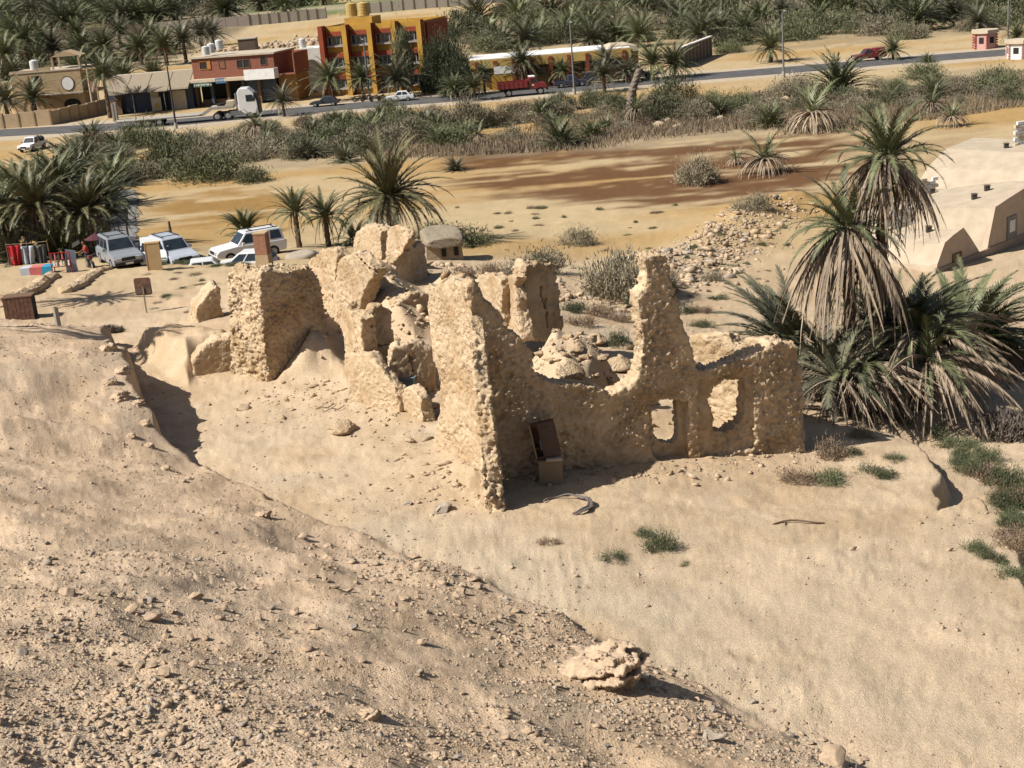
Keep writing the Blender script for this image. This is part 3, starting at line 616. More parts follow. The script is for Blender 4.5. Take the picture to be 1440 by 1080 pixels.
for s in range(6):
    V, F, MI = crown_geo(3.5, 46, 18, 8 if s % 2 else 16, s, rw=.05); CROWN.append(mesh_np('crown', V, F, [LEAF if s % 3 else LEAFB, DEAD], MI))
CLUMP = []
for s in range(6):
    V, F, MI = crown_geo(2.7, 60, 18, 12, 40+s, elev=(.0, 1.45), rw=.045); CLUMP.append(mesh_np('palm_bush', V, F, [LEAF if s % 3 else LEAFB, DEAD], MI))
DRYC = []
for s in range(3):
    V, F, MI = crown_geo(2.4, 10, 16, 70, 60+s, elev=(.5, 1.4), dl=1.0, rw=.05, mop=True); V[:, 2] += .7; DRYC.append(mesh_np('dry_palm_bush', V, F, [LEAF, DEAD], MI))
TRK = [mesh_np('trunk', *trunk_geo(1.0, .2, .16, seg=14, sides=6, seed=s), [TRUNK]) for s in range(2)]
_pc = [0]
def far_palm(px, py, ytop, rpx, label, group=None, dry=False):
    b = G3(px, py); s = rpx/pxm(b)/2.75; h = max(.3, hgt(b, ytop)-.35*s); i = _pc[0]; _pc[0] += 1
    root = link('date_palm', None, loc=b); tag(root, label, 'palm tree', group)
    link('trunk', TRK[i % 2], root, scale=(1.2*max(.8, s), 1.2*max(.8, s), h))
    link('crown', CROWN[i % 6], root, (0, 0, h), (0, 0, i*1.3), (s, s, s)); return root
def palm_bush(px, py, wpx, label, dry=False, group=None):
    b = G3(px, py); s = wpx/pxm(b)/2/(1.25 if dry else 1.8); i = _pc[0]; _pc[0] += 1
    ms = DRYC if dry else CLUMP
    o = link('dry_palm_bush' if dry else 'palm_bush', ms[i % len(ms)], loc=b, rot=(0, 0, i*1.7), scale=(s, s, s)); tag(o, label, 'palm bush', group); return o
for a in [(400,164,138,22,'small lone palm on the near road edge in front of the white truck'),(668,142,118,22,'small slanting palm on the near road edge behind the grey dead bush'),(1256,84,66,20,'small palm on the near road edge beside the red car'),
 (850,130,100,26,'slender palm between the dark pickup and the leaning dead trunk'),(155,166,100,28,'palm with a bare trunk in front of the shop awning'),(50,161,132,28,'palm behind the mud garden wall, in front of the house'),(12,168,135,30,'palm at the far left end of the mud garden wall'),
 (466,143,106,28,'palm at the left corner of the orange school'),(512,140,106,27,'dark bushy palm beside the lamp post before the school'),(560,138,106,33,'palm with orange stalks right above the white car'),(736,125,82,26,'palm in front of the middle of the yellow annex, over the red truck'),
 (792,121,96,20,'small palm before the yellow annex, above the dark pickup'),(882,116,98,22,'palm before the end of the yellow annex, touching the dead trunk'),(918,112,82,30,'palm at the right end of the yellow annex'),(948,110,84,30,'palm next to the white-topped wall'),
 (855,117,82,25,'palm hiding the gap in the yellow annex'),(682,131,100,18,'bright green palm beside the dark ficus'),(640,140,120,20,'pale palm in front of the dark ficus'),(740,78,50,30,'palm behind the annex roof, above the red truck'),(1084,88,62,30,'palm behind the lamp post on the far road side'),
 (235,92,58,27,'palm behind the shop roof, left one'),(262,88,50,26,'palm behind the brick house tanks'),(200,92,62,26,'palm behind the mud house, right one'),(40,100,50,32,'large palm behind the mud house, left one'),(78,95,62,26,'palm just behind the roof pavilion, left'),(150,90,58,26,'palm with dead fronds behind the roof pavilion, right'),(14,112,70,28,'palm at the left picture edge behind the house')]:
    far_palm(a[0], a[1], a[2]+2, a[3]*1.22, a[4])
for px, py, wd, dry, lab in [(435,222,58,0,'spiky green palm bush at the left end of the dry grass'),(520,196,62,0,'palm bush in the grass straight below the white car'),(478,180,50,0,'palm bush left of the pale bushes below the white car'),(485,228,48,0,'palm bush just above the big open-crowned palm'),
 (788,206,76,0,'largest dark palm bush at the edge of the brown patch'),(832,194,52,0,'palm bush right of the largest dark one'),(640,240,40,0,'small grey-green palm bush above the crown of the big palm'),(1180,128,92,0,'big dark palm bush by the road at right'),(1076,244,64,1,'dry mop-shaped palm bush standing on the brown patch'),
 (1142,184,76,1,'wide dry palm bush on the upper edge of the brown patch'),(1082,178,62,0,'green palm bush left of the wide dry one'),(1035,232,28,1,'little dry palm tuft beside the grey round bush'),(1338,178,42,1,'small dry palm tuft on the ochre flat at right'),(1012,164,56,0,'palm bush in the grass behind the rubble'),
 (1312,138,58,0,'palm bush right of the tall palm crown'),(1252,144,46,0,'dark palm bush left of the tall palm crown, in the grass'),(1310,160,44,1,'brownish palm tuft below the right palm bush'),(105,222,60,0,'palm bush above the left grove'),(165,232,62,0,'palm bush right of the left grove'),(130,200,54,0,'palm bush near the parked pickup'),
 (700,176,46,0,'palm bush right of the grey dead bush'),(600,178,50,0,'dark palm bush left of the grey dead bush'),(760,166,44,0,'palm bush below the red truck'),(1304,88,26,0,'tiny palm shoot at the road edge'),(440,190,46,0,'palm bush in the scrub under the shop street'),(560,176,44,0,'palm bush among the pale bushes')]:
    palm_bush(px, py, wd, lab, bool(dry))
# palms on the far side
r = np.random.default_rng(5); n = 0
for px, py, yt, rp in [(690,62,40,24),(830,66,48,26),(868,62,44,24),(900,66,42,28),(985,66,38,34),(1012,60,36,28),(1070,48,22,28),(1100,40,12,26),(1048,60,34,22),(1192,30,6,30),(1232,42,18,28),(1290,44,20,36),(1262,36,10,26),(1340,38,12,28),(1400,32,8,28),(1432,30,8,24),(1375,44,24,22),(1150,40,20,22),(960,50,30,24),(640,58,44,18),(795,60,40,22),(1430,60,44,18)]:
    far_palm(px, py, yt+4, rp*1.3, f'date palm in the grove beyond the road, behind {where(px)}', 'palms beyond the road')
for i in range(120):
    px = r.uniform(-20, 460); yb = 52-.085*(px-40)-r.uniform(2, 44); rp = 17+.26*max(0, yb+20)
    far_palm(px, yb, yb-rp*.5, rp, f'{"nearer" if rp > 23 else "far"} date palm in the dense upper left grove, behind {where(px)}', 'palms of the far left grove')
for i in range(40):
    px = r.uniform(980, 1460); yb = 30-.085*(px-980)-r.uniform(0, 30)
    far_palm(px, yb, yb-9, 24, 'date palm at the upper right edge of the picture', 'palms of the far right grove')
for px, py, yt, rp in [(20,70,40,22),(110,72,46,22),(170,66,42,22),(5,96,70,24),(120,82,60,20),(300,62,44,20),(60,72,50,20),(215,70,48,22),(285,70,44,22)]:
    far_palm(px, py, yt, rp*1.35, 'date palm between the street houses and the far brown wall', 'palms behind the street')
# ------------------------------------------------------------------ shrubs
def bush_geo(n, seed, flat=.7, leaf=.055, nclump=30, up=.5, spread=.26, hollow=.55):
    r = np.random.default_rng(seed); D = r.normal(size=(nclump, 3)); D[:, 2] = np.abs(D[:, 2]); D /= np.linalg.norm(D, axis=1)[:, None]
    Cn = D*r.uniform(hollow, .95, (nclump, 1))*np.array([1, 1, flat]); sz = r.uniform(.6, 1.3, nclump)
    k = r.integers(0, nclump, n); P = Cn[k]+r.normal(size=(n, 3))*spread*sz[k][:, None]*np.array([1, 1, .8]); P[:, 2] = np.abs(P[:, 2])
    d = P/np.linalg.norm(P, axis=1)[:, None]*.6+r.normal(size=(n, 3))*.55+np.array([0, 0, up]); d /= np.linalg.norm(d, axis=1)[:, None]
    s = np.cross(d, r.normal(size=(n, 3))); s /= np.linalg.norm(s, axis=1)[:, None]
    l = leaf*r.uniform(.7, 1.5, (n, 1)); w_ = l*.26
    V = np.stack([P-s*w_, P+s*w_, P+d*l*2], 1).reshape(-1, 3); V[:, 2] = np.maximum(V[:, 2], 0)
    F = np.arange(3*n).reshape(-1, 3)
    # stems
    m = nclump; e = Cn*.9; b = r.normal(size=(m, 3))*.05*np.array([1, 1, 0]); s2 = np.cross(e, r.normal(size=(m, 3))); s2 /= np.linalg.norm(s2, axis=1)[:, None]
    V2 = np.stack([b-s2*.018, b+s2*.018, e], 1).reshape(-1, 3)
    return np.vstack([V, V2]), np.vstack([F, np.arange(3*m).reshape(-1, 3)+3*n])
def bushes(name, m, n, seeds, **k): return [mesh_np(name, *bush_geo(n, s, **k), [m]) for s in seeds]
B_GREEN = bushes('green_shrub', SHRUB, 3600, range(4)); B_GREY = bushes('grey_shrub', SHRUBG, 3600, range(10, 14)); B_DRY = bushes('dry_shrub', SHRUBD, 2600, range(20, 23), leaf=.07)
B_TUFT = bushes('sage_tuft', TUFT, 2600, range(30, 34), flat=.55, leaf=.06, up=.7, nclump=16); B_DTUFT = bushes('dry_tuft', SHRUBD, 1800, range(40, 43), flat=.5, leaf=.065, up=.7, nclump=14)
B_BIG = bushes('tamarisk', SHRUBG, 5200, range(50, 53), leaf=.05, nclump=60, flat=.75, spread=.17, up=.7); B_DARK = bushes('broadleaf_tree', DARKLEAF, 9000, range(60, 63), leaf=.035, nclump=110, flat=1.0, spread=.15, up=.1)
B_OLIVE = bushes('olive_tree', OLIVE, 3200, range(70, 73), leaf=.06, nclump=44, flat=.95, spread=.18)
B_REED = bushes('grey_dead_bush', leafmat('dead_twig', (.27, .22, .18), (.16, .13, .105), .9), 2600, range(80, 82), leaf=.12, nclump=40, flat=1.1, up=1.6, spread=.16)
_bc = [0]
def bush(kind, px, py, wpx, label, hpx=None, group=None, cat='shrub', name=None):
    b = G3(px, py); s = wpx/pxm(b)/2/1.12; sz = s if hpx is None else hpx/pxm(b)/1.0; i = _bc[0]; _bc[0] += 1
    o = link(name or kind[0].name.split('.')[0], kind[i % len(kind)], loc=b, rot=(0, 0, i*1.9), scale=(s, s, sz)); tag(o, label, cat, group); return o
bush(B_BIG, 872, 412, 118, 'large grey-green tamarisk bush left of the tall pillar', 76); bush(B_BIG, 930, 410, 60, 'smaller half of the tamarisk, just behind the tall pillar', 50)
bush(B_GREY, 760, 384, 92, 'wide olive-grey bush behind the leaning brown wall', 44); bush(B_GREY, 812, 343, 54, 'small bush on the sand above the big tamarisk', 30); bush(B_GREY, 728, 392, 54, 'low bush at the left end of the wide olive-grey bush', 22)
bush(B_BIG, 983, 258, 70, 'round grey bare bush on the front edge of the brown patch', 46, name='grey_bush'); bush(B_GREY, 1060, 296, 58, 'bush at the top of the rubble bank', 28)
bush(B_GREEN, 650, 345, 88, 'dark bush behind the small hut', 32); bush(B_GREEN, 612, 332, 50, 'bush between the big palm and the hut', 26)
bush(B_GREEN, 292, 252, 108, 'big green bush above the left grove, on the edge of the ochre flat', 52); bush(B_GREEN, 358, 256, 54, 'low dark bush right of the big green bush', 26); bush(B_GREEN, 240, 226, 84, 'green bush between the left grove and the big green bush', 44); bush(B_GREEN, 200, 205, 70, 'green bush behind the palm bush by the pickup', 40)
bush(B_BIG, 655, 182, 68, 'tall grey dead bush in the scrub below the road', 52, name='grey_dead_bush'); bush(B_OLIVE, 572, 182, 56, 'pale yellowish bush below the white car', 34); bush(B_OLIVE, 545, 168, 44, 'pale bush left of the yellowish one', 28); bush(B_GREEN, 948, 146, 66, 'round green bush on the near road edge, below the white-topped wall', 48); bush(B_GREEN, 840, 150, 46, 'bush left of the leaning dead trunk', 30)
bush(B_GREEN, 928, 166, 70, 'low green bush below the round one', 34); bush(B_GREEN, 1300, 110, 60, 'green bush by the road, left of the tiny shelter', 26); bush(B_GREEN, 1400, 130, 70, 'bush below the white hut at the right edge', 30)
r = np.random.default_rng(9)
def yroad(px): return float(np.interp(px, [0,140,270,400,560,740,870,1000,1140,1280,1440], [187,180,171,157,144,131,118,107,96,84,72]))
for i in range(140):
    px = r.uniform(110, 1440); t = r.uniform(0, 1); yb = (178-.062*(px-200))+t*(52 if px < 620 else 34)+(12 if px > 900 else 0)
    K, nm = [(B_GREEN, 'green'), (B_GREY, 'grey'), (B_GREY, 'grey'), (B_OLIVE, 'olive'), (B_DRY, 'dry')][i % 5]
    wd = r.uniform(22, 52); yb = max(yb, yroad(px)+9+wd*.42); bush(K, px, yb, wd, f'{"large" if wd > 38 else "small"} {nm} shrub in the scrub belt below {where(px)}', wd*r.uniform(.4, .65), f'{nm} shrubs below the road', name=f'{nm}_shrub')
for i in range(130):
    px = r.uniform(640, 1460); yb = 92-.07*(px-640)-r.uniform(0, 66)+(10 if px > 1000 else 0)
    if yb > 74-.055*(px-640) and px < 960: continue
    K, nm = [(B_GREEN, 'green'), (B_OLIVE, 'olive'), (B_GREY, 'grey')][i % 3]
    wd = r.uniform(30, 70); bush(K, px, yb, wd, f'{"large" if wd > 50 else "small"} {nm} bush beyond the road, behind {where(px)}', wd*.5, f'{nm} bushes beyond the road', name=f'{nm}_bush')
for i in range(60):
    px = r.uniform(640, 1460); yb = 84-.07*(px-640)-r.uniform(4, 66)+(12 if px > 1000 else 0)
    if px < 960: yb = min(yb, 72-.055*(px-640))
    palm_bush(px, yb, r.uniform(40, 74), f'palm bush filling the grove beyond the road, behind {where(px)}', False, 'palm bushes beyond the road')
for i in range(46):
    px = r.uniform(-10, 400); yb = 46-.085*(px-40)-r.uniform(4, 50)
    bush([B_DARK, B_OLIVE, B_GREY][i % 3], px, yb, r.uniform(40, 70), f'dark bushy undergrowth in the upper left grove, behind {where(px)}', 22, 'undergrowth of the left grove', name='grove_bush')
for i in range(16):
    px = r.uniform(0, 250); palm_bush(px, 128-.085*px-r.uniform(0, 46), r.uniform(44, 66), 'palm bush filling the gaps behind the street houses', False, 'palm bushes behind the street')
for i in range(34):
    px = r.uniform(110, 900); wd = r.uniform(30, 52); palm_bush(px, max(196-.065*(px-200)+r.uniform(-4, 40), yroad(px)+9+wd*.5), wd, f'spiky {"dry" if i % 5 == 4 else "green"} palm seedling in the scrub below {where(px)}', i % 5 == 4, 'palm seedlings below the road')
for px, py, wd, lab in [(20,368,70,'palm offshoots behind the red cloth'),(80,362,80,'palm offshoots under the front palm of the left grove'),(120,352,70,'palm offshoots under the tall middle palm'),(45,330,90,'dense palm offshoots at the back of the left grove'),(105,320,90,'dense palm offshoots behind the middle palm'),(10,300,80,'palm offshoots at the left edge, back of the grove'),(150,290,70,'palm offshoots above the dark canopy'),(70,285,90,'palm offshoots farthest back in the left grove'),(158,262,60,'palm offshoots between the pickup and the lane'),(110,255,80,'palm offshoots near the pickup, right')]:
    palm_bush(px, py, wd*1.4, lab)
for i in range(34):
    px = r.uniform(120, 640); wd = r.uniform(40, 80); yb = max(yroad(px)+12+wd*.42, 186-.05*(px-200))+r.uniform(0, 40 if px < 480 else 26); K, nm = [(B_BIG, 'feathery grey'), (B_GREY, 'grey-green'), (B_GREEN, 'green')][i % 3]
    bush(K, px, yb, wd, f'broad {nm} bush in the thick scrub below {where(px)}', wd*.42, f'broad {nm} bushes below the street', name='scrub_bush')
for i in range(20):
    px = r.uniform(640, 1440); yb = yroad(px)+r.uniform(30, 82); wd = r.uniform(36, 64)
    bush([B_BIG, B_GREY][i % 2], px, yb, wd, f'broad grey bush in the dry grass belt below {where(px)}', wd*.42, 'broad grey bushes in the dry grass', name='scrub_bush')
for i in range(16):
    f = r.uniform(0, 1); bush([B_TUFT, B_TUFT, B_DTUFT][i % 3], 1350+95*f+r.uniform(-14, 14), 632+150*f**1.2+r.uniform(-10, 10), r.uniform(34, 60), f'low {("green", "green", "reddish")[i % 3]} bush in the growth lining the gully at the right edge', r.uniform(16, 28), 'growth lining the gully', name='gully_bush')
# trees round the school
def tree(kind, px, py, wpx, ytop, label, name, trunk_h=.25):
    b = G3(px, py); H = hgt(b, ytop); s = wpx/pxm(b)/2/1.1; root = link(name, None, loc=b); tag(root, label, 'tree')
    V, F = trunk_geo(H*.6, .3, .15, sides=7, ring=.02); link('trunk', mesh_np('trunk', V, F, [TRUNK]), root)
    i = _bc[0]; _bc[0] += 1
    link('crown', kind[i % len(kind)], root, (0, 0, H*trunk_h), (0, 0, i), (s, s, H*(1-trunk_h)/1.15)); return root
tree(B_DARK, 634, 128, 78, 30, 'big dark ficus tree right of the orange school', 'ficus_tree', .02); tree(B_DARK, 648, 136, 60, 66, 'lower dark tree in front of the big ficus', 'ficus_tree', .02)
tree(B_DARK, 612, 131, 50, 44, 'dark ficus tree overlapping the right corner of the school', 'ficus_tree', .02); tree(B_OLIVE, 572, 133, 40, 32, 'grey-green tree growing against the front of the school', 'olive_tree', .1); tree(B_OLIVE, 690, 74, 50, 40, 'green tree behind the left end of the yellow annex', 'olive_tree', .05)
tree(B_OLIVE, 785, 62, 60, 26, 'broad green tree behind the yellow annex', 'olive_tree', .05); tree(B_OLIVE, 850, 62, 54, 24, 'green tree behind the right part of the annex', 'olive_tree', .05)
# near tufts
for K, px, py, wd, hp, lab in [(B_TUFT,927,772,54,34,'largest round sage tuft on the open sand below the ruin'),(B_TUFT,905,752,32,18,'small tuft touching the largest round sage tuft'),(B_TUFT,862,787,48,17,'flat green tuft left of the largest round sage tuft'),(B_TUFT,962,794,26,9,'tiny tuft below the largest round sage tuft'),
 (B_DTUFT,771,765,38,14,'dry brown tuft lower left of the largest sage tuft'),(B_TUFT,1160,676,64,22,'long sage tuft in front of the right wall end, green half'),(B_DTUFT,1120,676,52,24,'long sage tuft in front of the right wall end, brown half'),(B_TUFT,1228,666,60,18,'flat green tuft right of the long sage tuft'),
 (B_TUFT,1258,646,32,13,'small tuft near the bank edge'),(B_DTUFT,1170,642,50,36,'rounded brown bush in the shadow of the right wall end'),(B_TUFT,1190,640,40,22,'green side of the rounded brown bush'),(B_GREY,1212,616,40,24,'grey bush at the tip of the wall shadow'),
 (B_TUFT,1160,556,36,12,'green tuft on the bank under the palms, first from the left'),(B_TUFT,1190,566,44,18,'green tuft on the bank under the palms, second from the left'),(B_TUFT,1222,576,36,16,'green tuft on the bank under the palms, third from the left'),(B_DTUFT,1246,584,34,16,'reddish dry tuft on the bank under the palms'),(B_TUFT,1270,594,32,16,'green tuft on the bank under the palms, last on the right'),
 (B_TUFT,1316,610,44,16,'green tuft at the head of the gully'),(B_TUFT,1366,642,46,30,'green bush on the gully side, first from the top'),(B_TUFT,1392,650,40,26,'green bush on the gully side, second from the top'),(B_DTUFT,1388,672,58,26,'reddish bush on the gully side, left'),(B_TUFT,1412,680,62,34,'green bush on the gully side, widest one'),
 (B_DTUFT,1416,705,50,30,'reddish bush on the gully side, below the widest green one'),(B_TUFT,1438,700,40,30,'green bush on the gully side at the picture edge'),(B_DTUFT,1424,770,52,30,'reddish bush under the gully lip'),(B_TUFT,1372,776,46,20,'green tuft on the gully rim, upper'),(B_TUFT,1396,788,40,20,'green tuft on the gully rim, middle'),(B_TUFT,1426,812,56,24,'green tuft on the gully rim, lower'),
 (B_REED,1412,614,80,30,'pale dry reed clump right of the dead fronds'),(B_TUFT,871,490,34,34,'dark green bush among the fallen blocks of the front room'),(B_TUFT,588,388,30,18,'green bush at the foot of the wall fragment before the hut'),
 (B_TUFT,806,440,44,22,'green bush behind the leaning brown wall'),(B_DTUFT,842,446,46,30,'reddish bush behind the leaning brown wall'),(B_DTUFT,872,452,34,22,'reddish bush left of the tall pillar'),(B_DTUFT,815,458,50,22,'grey-red low bush beside the leaning brown wall'),(B_TUFT,888,432,22,20,'small dark bush left of the tall pillar'),
 (B_TUFT,985,460,40,14,'green tuft right of the tall pillar, lower'),(B_DTUFT,985,440,36,16,'reddish tuft right of the tall pillar, upper'),(B_TUFT,960,440,30,18,'green tuft right beside the tall pillar'),(B_TUFT,1010,420,36,10,'flat tuft between the tall pillar and the bluish palm clump'),(B_DTUFT,652,384,40,16,'brown tuft beside the hut'),(B_DTUFT,690,384,44,22,'dead bush right of the hut'),(B_GREY,1000,395,40,18,'grey brush pile right of the big tamarisk')]:
    bush(K, px, py, wd, lab, hp)
for i in range(95):
    px = r.uniform(640, 1130); py = r.uniform(285, 440)
    if px < 760 and py > 330: continue
    bush([B_TUFT, B_DTUFT][i % 2], px, py, r.uniform(7, 20), f'tiny {("green", "dry")[i % 2]} tuft on the pale flat behind the ruin, {part3(px, 800, 960)} part', r.uniform(3, 7), 'tiny tufts on the flat', name='small_tuft', cat='tuft')
for i in range(26):
    bush([B_TUFT, B_DTUFT][i % 2], r.uniform(205, 345), r.uniform(376, 440), r.uniform(8, 24), 'tiny tuft on the sandy terrace around the sign', r.uniform(3, 6), 'tiny tufts on the terrace', name='small_tuft', cat='tuft')
for i in range(16):
    bush(B_TUFT, r.uniform(205, 345), r.uniform(370, 375), r.uniform(14, 34), 'low green mat along the edge of the terrace before the cars', 6, 'green mats at the terrace edge', name='small_tuft', cat='tuft')
# dry grass belt: one mass nobody could count
def grass(name, label, P, n, hmin, hmax, m, wid=.05):
    rr = np.random.default_rng(3); pts = []
    W = np.array([at_z(a, b, 0)[:2] for a, b in P]); lo, hi = W.min(0), W.max(0)
    X = rr.uniform(lo[0], hi[0], n*5); Y = rr.uniform(lo[1], hi[1], n*5); k = inpoly(X, Y, W) & (vn(X*.12, Y*.12, s=5) > rr.uniform(.15, .75, len(X))); X = X[k][:n]; Y = Y[k][:n]
    z = ground_full(X, Y)[0]; h = rr.uniform(hmin, hmax, len(X)); a = rr.uniform(0, 6.28, len(X)); dx, dy = np.cos(a)*wid, np.sin(a)*wid; l = rr.normal(size=(len(X), 2))*.25*h[:, None]
    V = np.stack([np.c_[X-dx, Y-dy, z-.02], np.c_[X+dx, Y+dy, z-.02], np.c_[X+l[:, 0], Y+l[:, 1], z+h]], 1).reshape(-1, 3)
    o = link(name, mesh_np(name, V, np.arange(len(V)).reshape(-1, 3), [m])); tag(o, label, 'grass', kind='stuff')
STRAW = leafmat('dry_straw', (.34, .265, .175), (.20, .15, .10), .9)
grass('dry_grass', 'belt of tall dry grass and reeds between the road and the brown flat', [(380,225),(600,222),(760,215),(1060,195),(1200,185),(1440,150),(1440,100),(1200,140),(900,165),(640,190),(380,195),(150,235)], 34000, .25, .85, STRAW, .05)
grass('green_field', 'strip of green crops at the top behind the school', [(392,22),(560,4),(720,-12),(720,-34),(560,-20),(392,-4)], 16000, .5, 1.3, leafmat('crop', (.13,.19,.06), (.07,.12,.035)), .5)
# ------------------------------------------------------------------ built things
import bmesh
class MB:
    def __init__(s): s.v = []; s.f = []; s.m = []
    def add(s, V, F, mi=0):
        o = len(s.v); s.v += [tuple(map(float, q)) for q in V]; s.f += [tuple(i+o for i in f) for f in F]; s.m += [mi]*len(F); return s
    def box(s, x0, x1, y0, y1, z0, z1, mi=0):
        V = [(x, y, z) for z in (z0, z1) for x, y in ((x0, y0), (x1, y0), (x1, y1), (x0, y1))]
        return s.add(V, [(3, 2, 1, 0), (4, 5, 6, 7), (0, 1, 5, 4), (1, 2, 6, 5), (2, 3, 7, 6), (3, 0, 4, 7)], mi)
    def frus(s, b, t, mi=0):
        """b,t = (x0,x1,y0,y1,z)"""
        V = [(b[0], b[2], b[4]), (b[1], b[2], b[4]), (b[1], b[3], b[4]), (b[0], b[3], b[4]), (t[0], t[2], t[4]), (t[1], t[2], t[4]), (t[1], t[3], t[4]), (t[0], t[3], t[4])]
        return s.add(V, [(3, 2, 1, 0), (4, 5, 6, 7), (0, 1, 5, 4), (1, 2, 6, 5), (2, 3, 7, 6), (3, 0, 4, 7)], mi)
    def prism(s, P, a, b, ax='y', mi=0):
        """polygon P (first,second coords) extruded along ax from a to b"""
        n = len(P); mk = {'y': lambda p, c: (p[0], c, p[1]), 'x': lambda p, c: (c, p[0], p[1]), 'z': lambda p, c: (p[0], p[1], c)}[ax]
        V = [mk(p, a) for p in P]+[mk(p, b) for p in P]
        F = [tuple(range(n)), tuple(range(2*n-1, n-1, -1))]+[(i, i+n, (i+1) % n+n, (i+1) % n) for i in range(n)]
        return s.add(V, F, mi)
    def cyl(s, p0, p1, r0, r1=None, n=10, mi=0):
        p0 = Vector(p0); p1 = Vector(p1); r1 = r0 if r1 is None else r1; d = (p1-p0).normalized(); a = d.orthogonal().normalized(); b = d.cross(a)
        V = [p0+(a*math.cos(2*math.pi*i/n)+b*math.sin(2*math.pi*i/n))*r0 for i in range(n)]+[p1+(a*math.cos(2*math.pi*i/n)+b*math.sin(2*math.pi*i/n))*r1 for i in range(n)]
        F = [(i, (i+1) % n, (i+1) % n+n, i+n) for i in range(n)]+[tuple(range(n-1, -1, -1)), tuple(range(n, 2*n))]
        return s.add([tuple(q) for q in V], F, mi)
    def tube(s, pts, r, n=6, mi=0):
        for a, b in zip(pts[:-1], pts[1:]): s.cyl(a, b, r, r, n, mi)
        return s
    def mesh(s, name, mats, bev=0):
        me = bpy.data.meshes.new(name); me.from_pydata(s.v, [], s.f)
        for m in (mats if isinstance(mats, (list, tuple)) else [mats]): me.materials.append(m)
        me.polygons.foreach_set('material_index', s.m)
        bm = bmesh.new(); bm.from_mesh(me); bmesh.ops.recalc_face_normals(bm, faces=bm.faces)
        if bev: bmesh.ops.bevel(bm, geom=list(bm.edges), offset=bev, segments=2, affect='EDGES', profile=.6, clamp_overlap=True)
        bm.to_mesh(me); bm.free(); me.update(); return me
    def build(s, name, mats, parent=None, loc=(0, 0, 0), rot=(0, 0, 0), bev=0): return link(name, s.mesh(name, mats, bev), parent, loc, rot)
def thing(name, label, cat, loc, rz=0, group=None):
    o = link(name, None, loc=loc, rot=(0, 0, rz)); tag(o, label, cat, group); return o
def put(root, name, mb, m, bev=0, label=None):
    o = mb.build(name, m, root, bev=bev)
    if label: o['label'] = label
    return o
P_ = lambda n, c, **k: mat(n, c, tuple(q*.86 for q in c), k.pop('scale', 1.5), k.pop('rough', .85), **k)
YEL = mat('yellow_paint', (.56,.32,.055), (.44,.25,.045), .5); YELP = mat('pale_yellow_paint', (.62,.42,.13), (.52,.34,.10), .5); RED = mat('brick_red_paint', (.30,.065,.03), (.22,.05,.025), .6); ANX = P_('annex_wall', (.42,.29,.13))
BRICK = mat('red_brick', (.32,.13,.085), (.22,.085,.055), 5, .95, bump=.5, bscale=9); CONC = P_('concrete', (.42,.38,.32), bump=.3); WHITE = P_('white_paint', (.88,.87,.83)); CREAM = P_('cream_plaster', (.62,.52,.38), bump=.2)
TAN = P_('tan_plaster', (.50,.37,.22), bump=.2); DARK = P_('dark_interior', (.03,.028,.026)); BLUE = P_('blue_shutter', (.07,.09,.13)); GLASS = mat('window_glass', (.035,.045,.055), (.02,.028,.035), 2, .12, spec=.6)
WFRAME = P_('window_frame', (.45,.46,.48)); ROOF = P_('flat_roof', (.55,.47,.36)); REED = mat('reed_thatch', (.40,.33,.24), (.26,.21,.15), 8, .95, bump=.8, bscale=30); WOOD = P_('old_wood', (.19,.12,.075), bump=.4, scale=6); ORW = P_('orange_wood', (.50,.20,.05))
PLY = P_('plywood', (.52,.36,.19)); METAL = P_('grey_metal', (.20,.20,.20), rough=.5); RUST = mat('rusty_sheet', (.19,.10,.065), (.10,.055,.04), 5, .8); TANKW = P_('white_tank', (.66,.66,.64)); TANKY = P_('yellow_tank', (.52,.37,.13))
ASPH = mat('asphalt', (.125,.12,.118), (.085,.083,.082), .6, .85); SHLD = P_('road_shoulder', (.52,.42,.30)); BROWNW = P_('brown_wall', (.17,.12,.085)); TYRE = P_('tyre', (.025,.025,.025)); RIM = P_('wheel_rim', (.42,.42,.42), metal=.5, rough=.4)
PINK = P_('pink_paint', (.62,.36,.32)); GRAVEL = P_('stone_base', (.36,.28,.22), bump=.4); MORTAR = mat('sandy_mortar', (.52,.43,.32), (.44,.36,.26), 1.2, .95, bump=.35, bscale=14); GABLE = P_('gable_plaster', (.56,.44,.33), bump=.15)
def bld(px, py):
    p = gpt(px, py); return p[1]
def X(px, py, Y): return at_y(px, py, Y)[0]
def Zt(px, py, Y): return at_y(px, py, Y)[2]
def sheet(name, pts, m, z, wid):
    """flat strip along a line of ground points"""
    P = np.array([at_z(a, b, 0)[:2] for a, b in pts]); t = np.linspace(0, len(P)-1, 90)
    C = np.stack([np.interp(t, range(len(P)), P[:, k]) for k in (0, 1)], 1)
    for _ in range(12): C[1:-1] = (C[:-2]+2*C[1:-1]+C[2:])/4
    T = np.gradient(C, axis=0); T /= np.linalg.norm(T, axis=1)[:, None]; N = np.stack([-T[:, 1], T[:, 0]], 1)
    wob = (wid/2)[:, None] if isinstance(wid, np.ndarray) else wid/2
    L = C+N*wob; Rr = C-N*wob; n = len(C); V = np.vstack([np.c_[L, np.full(n, z)], np.c_[Rr, np.full(n, z)]])
    o = link(name, mesh_np(name, V, np.array([(i+n, i+1+n, i+1, i) for i in range(n-1)]), [m])); tag(o, kind='structure'); return o
ROADP = [(-300,205),(-100,193),(0,187),(140,180),(270,171),(400,157),(560,144),(740,131),(870,118),(1000,107),(1140,96),(1280,84),(1440,72),(1600,59),(1900,35)]
sheet('road_shoulder', ROADP, SHLD, .012, 17+3*np.random.default_rng(2).random(90)); sheet('road', ROADP, ASPH, .030, 9.5)
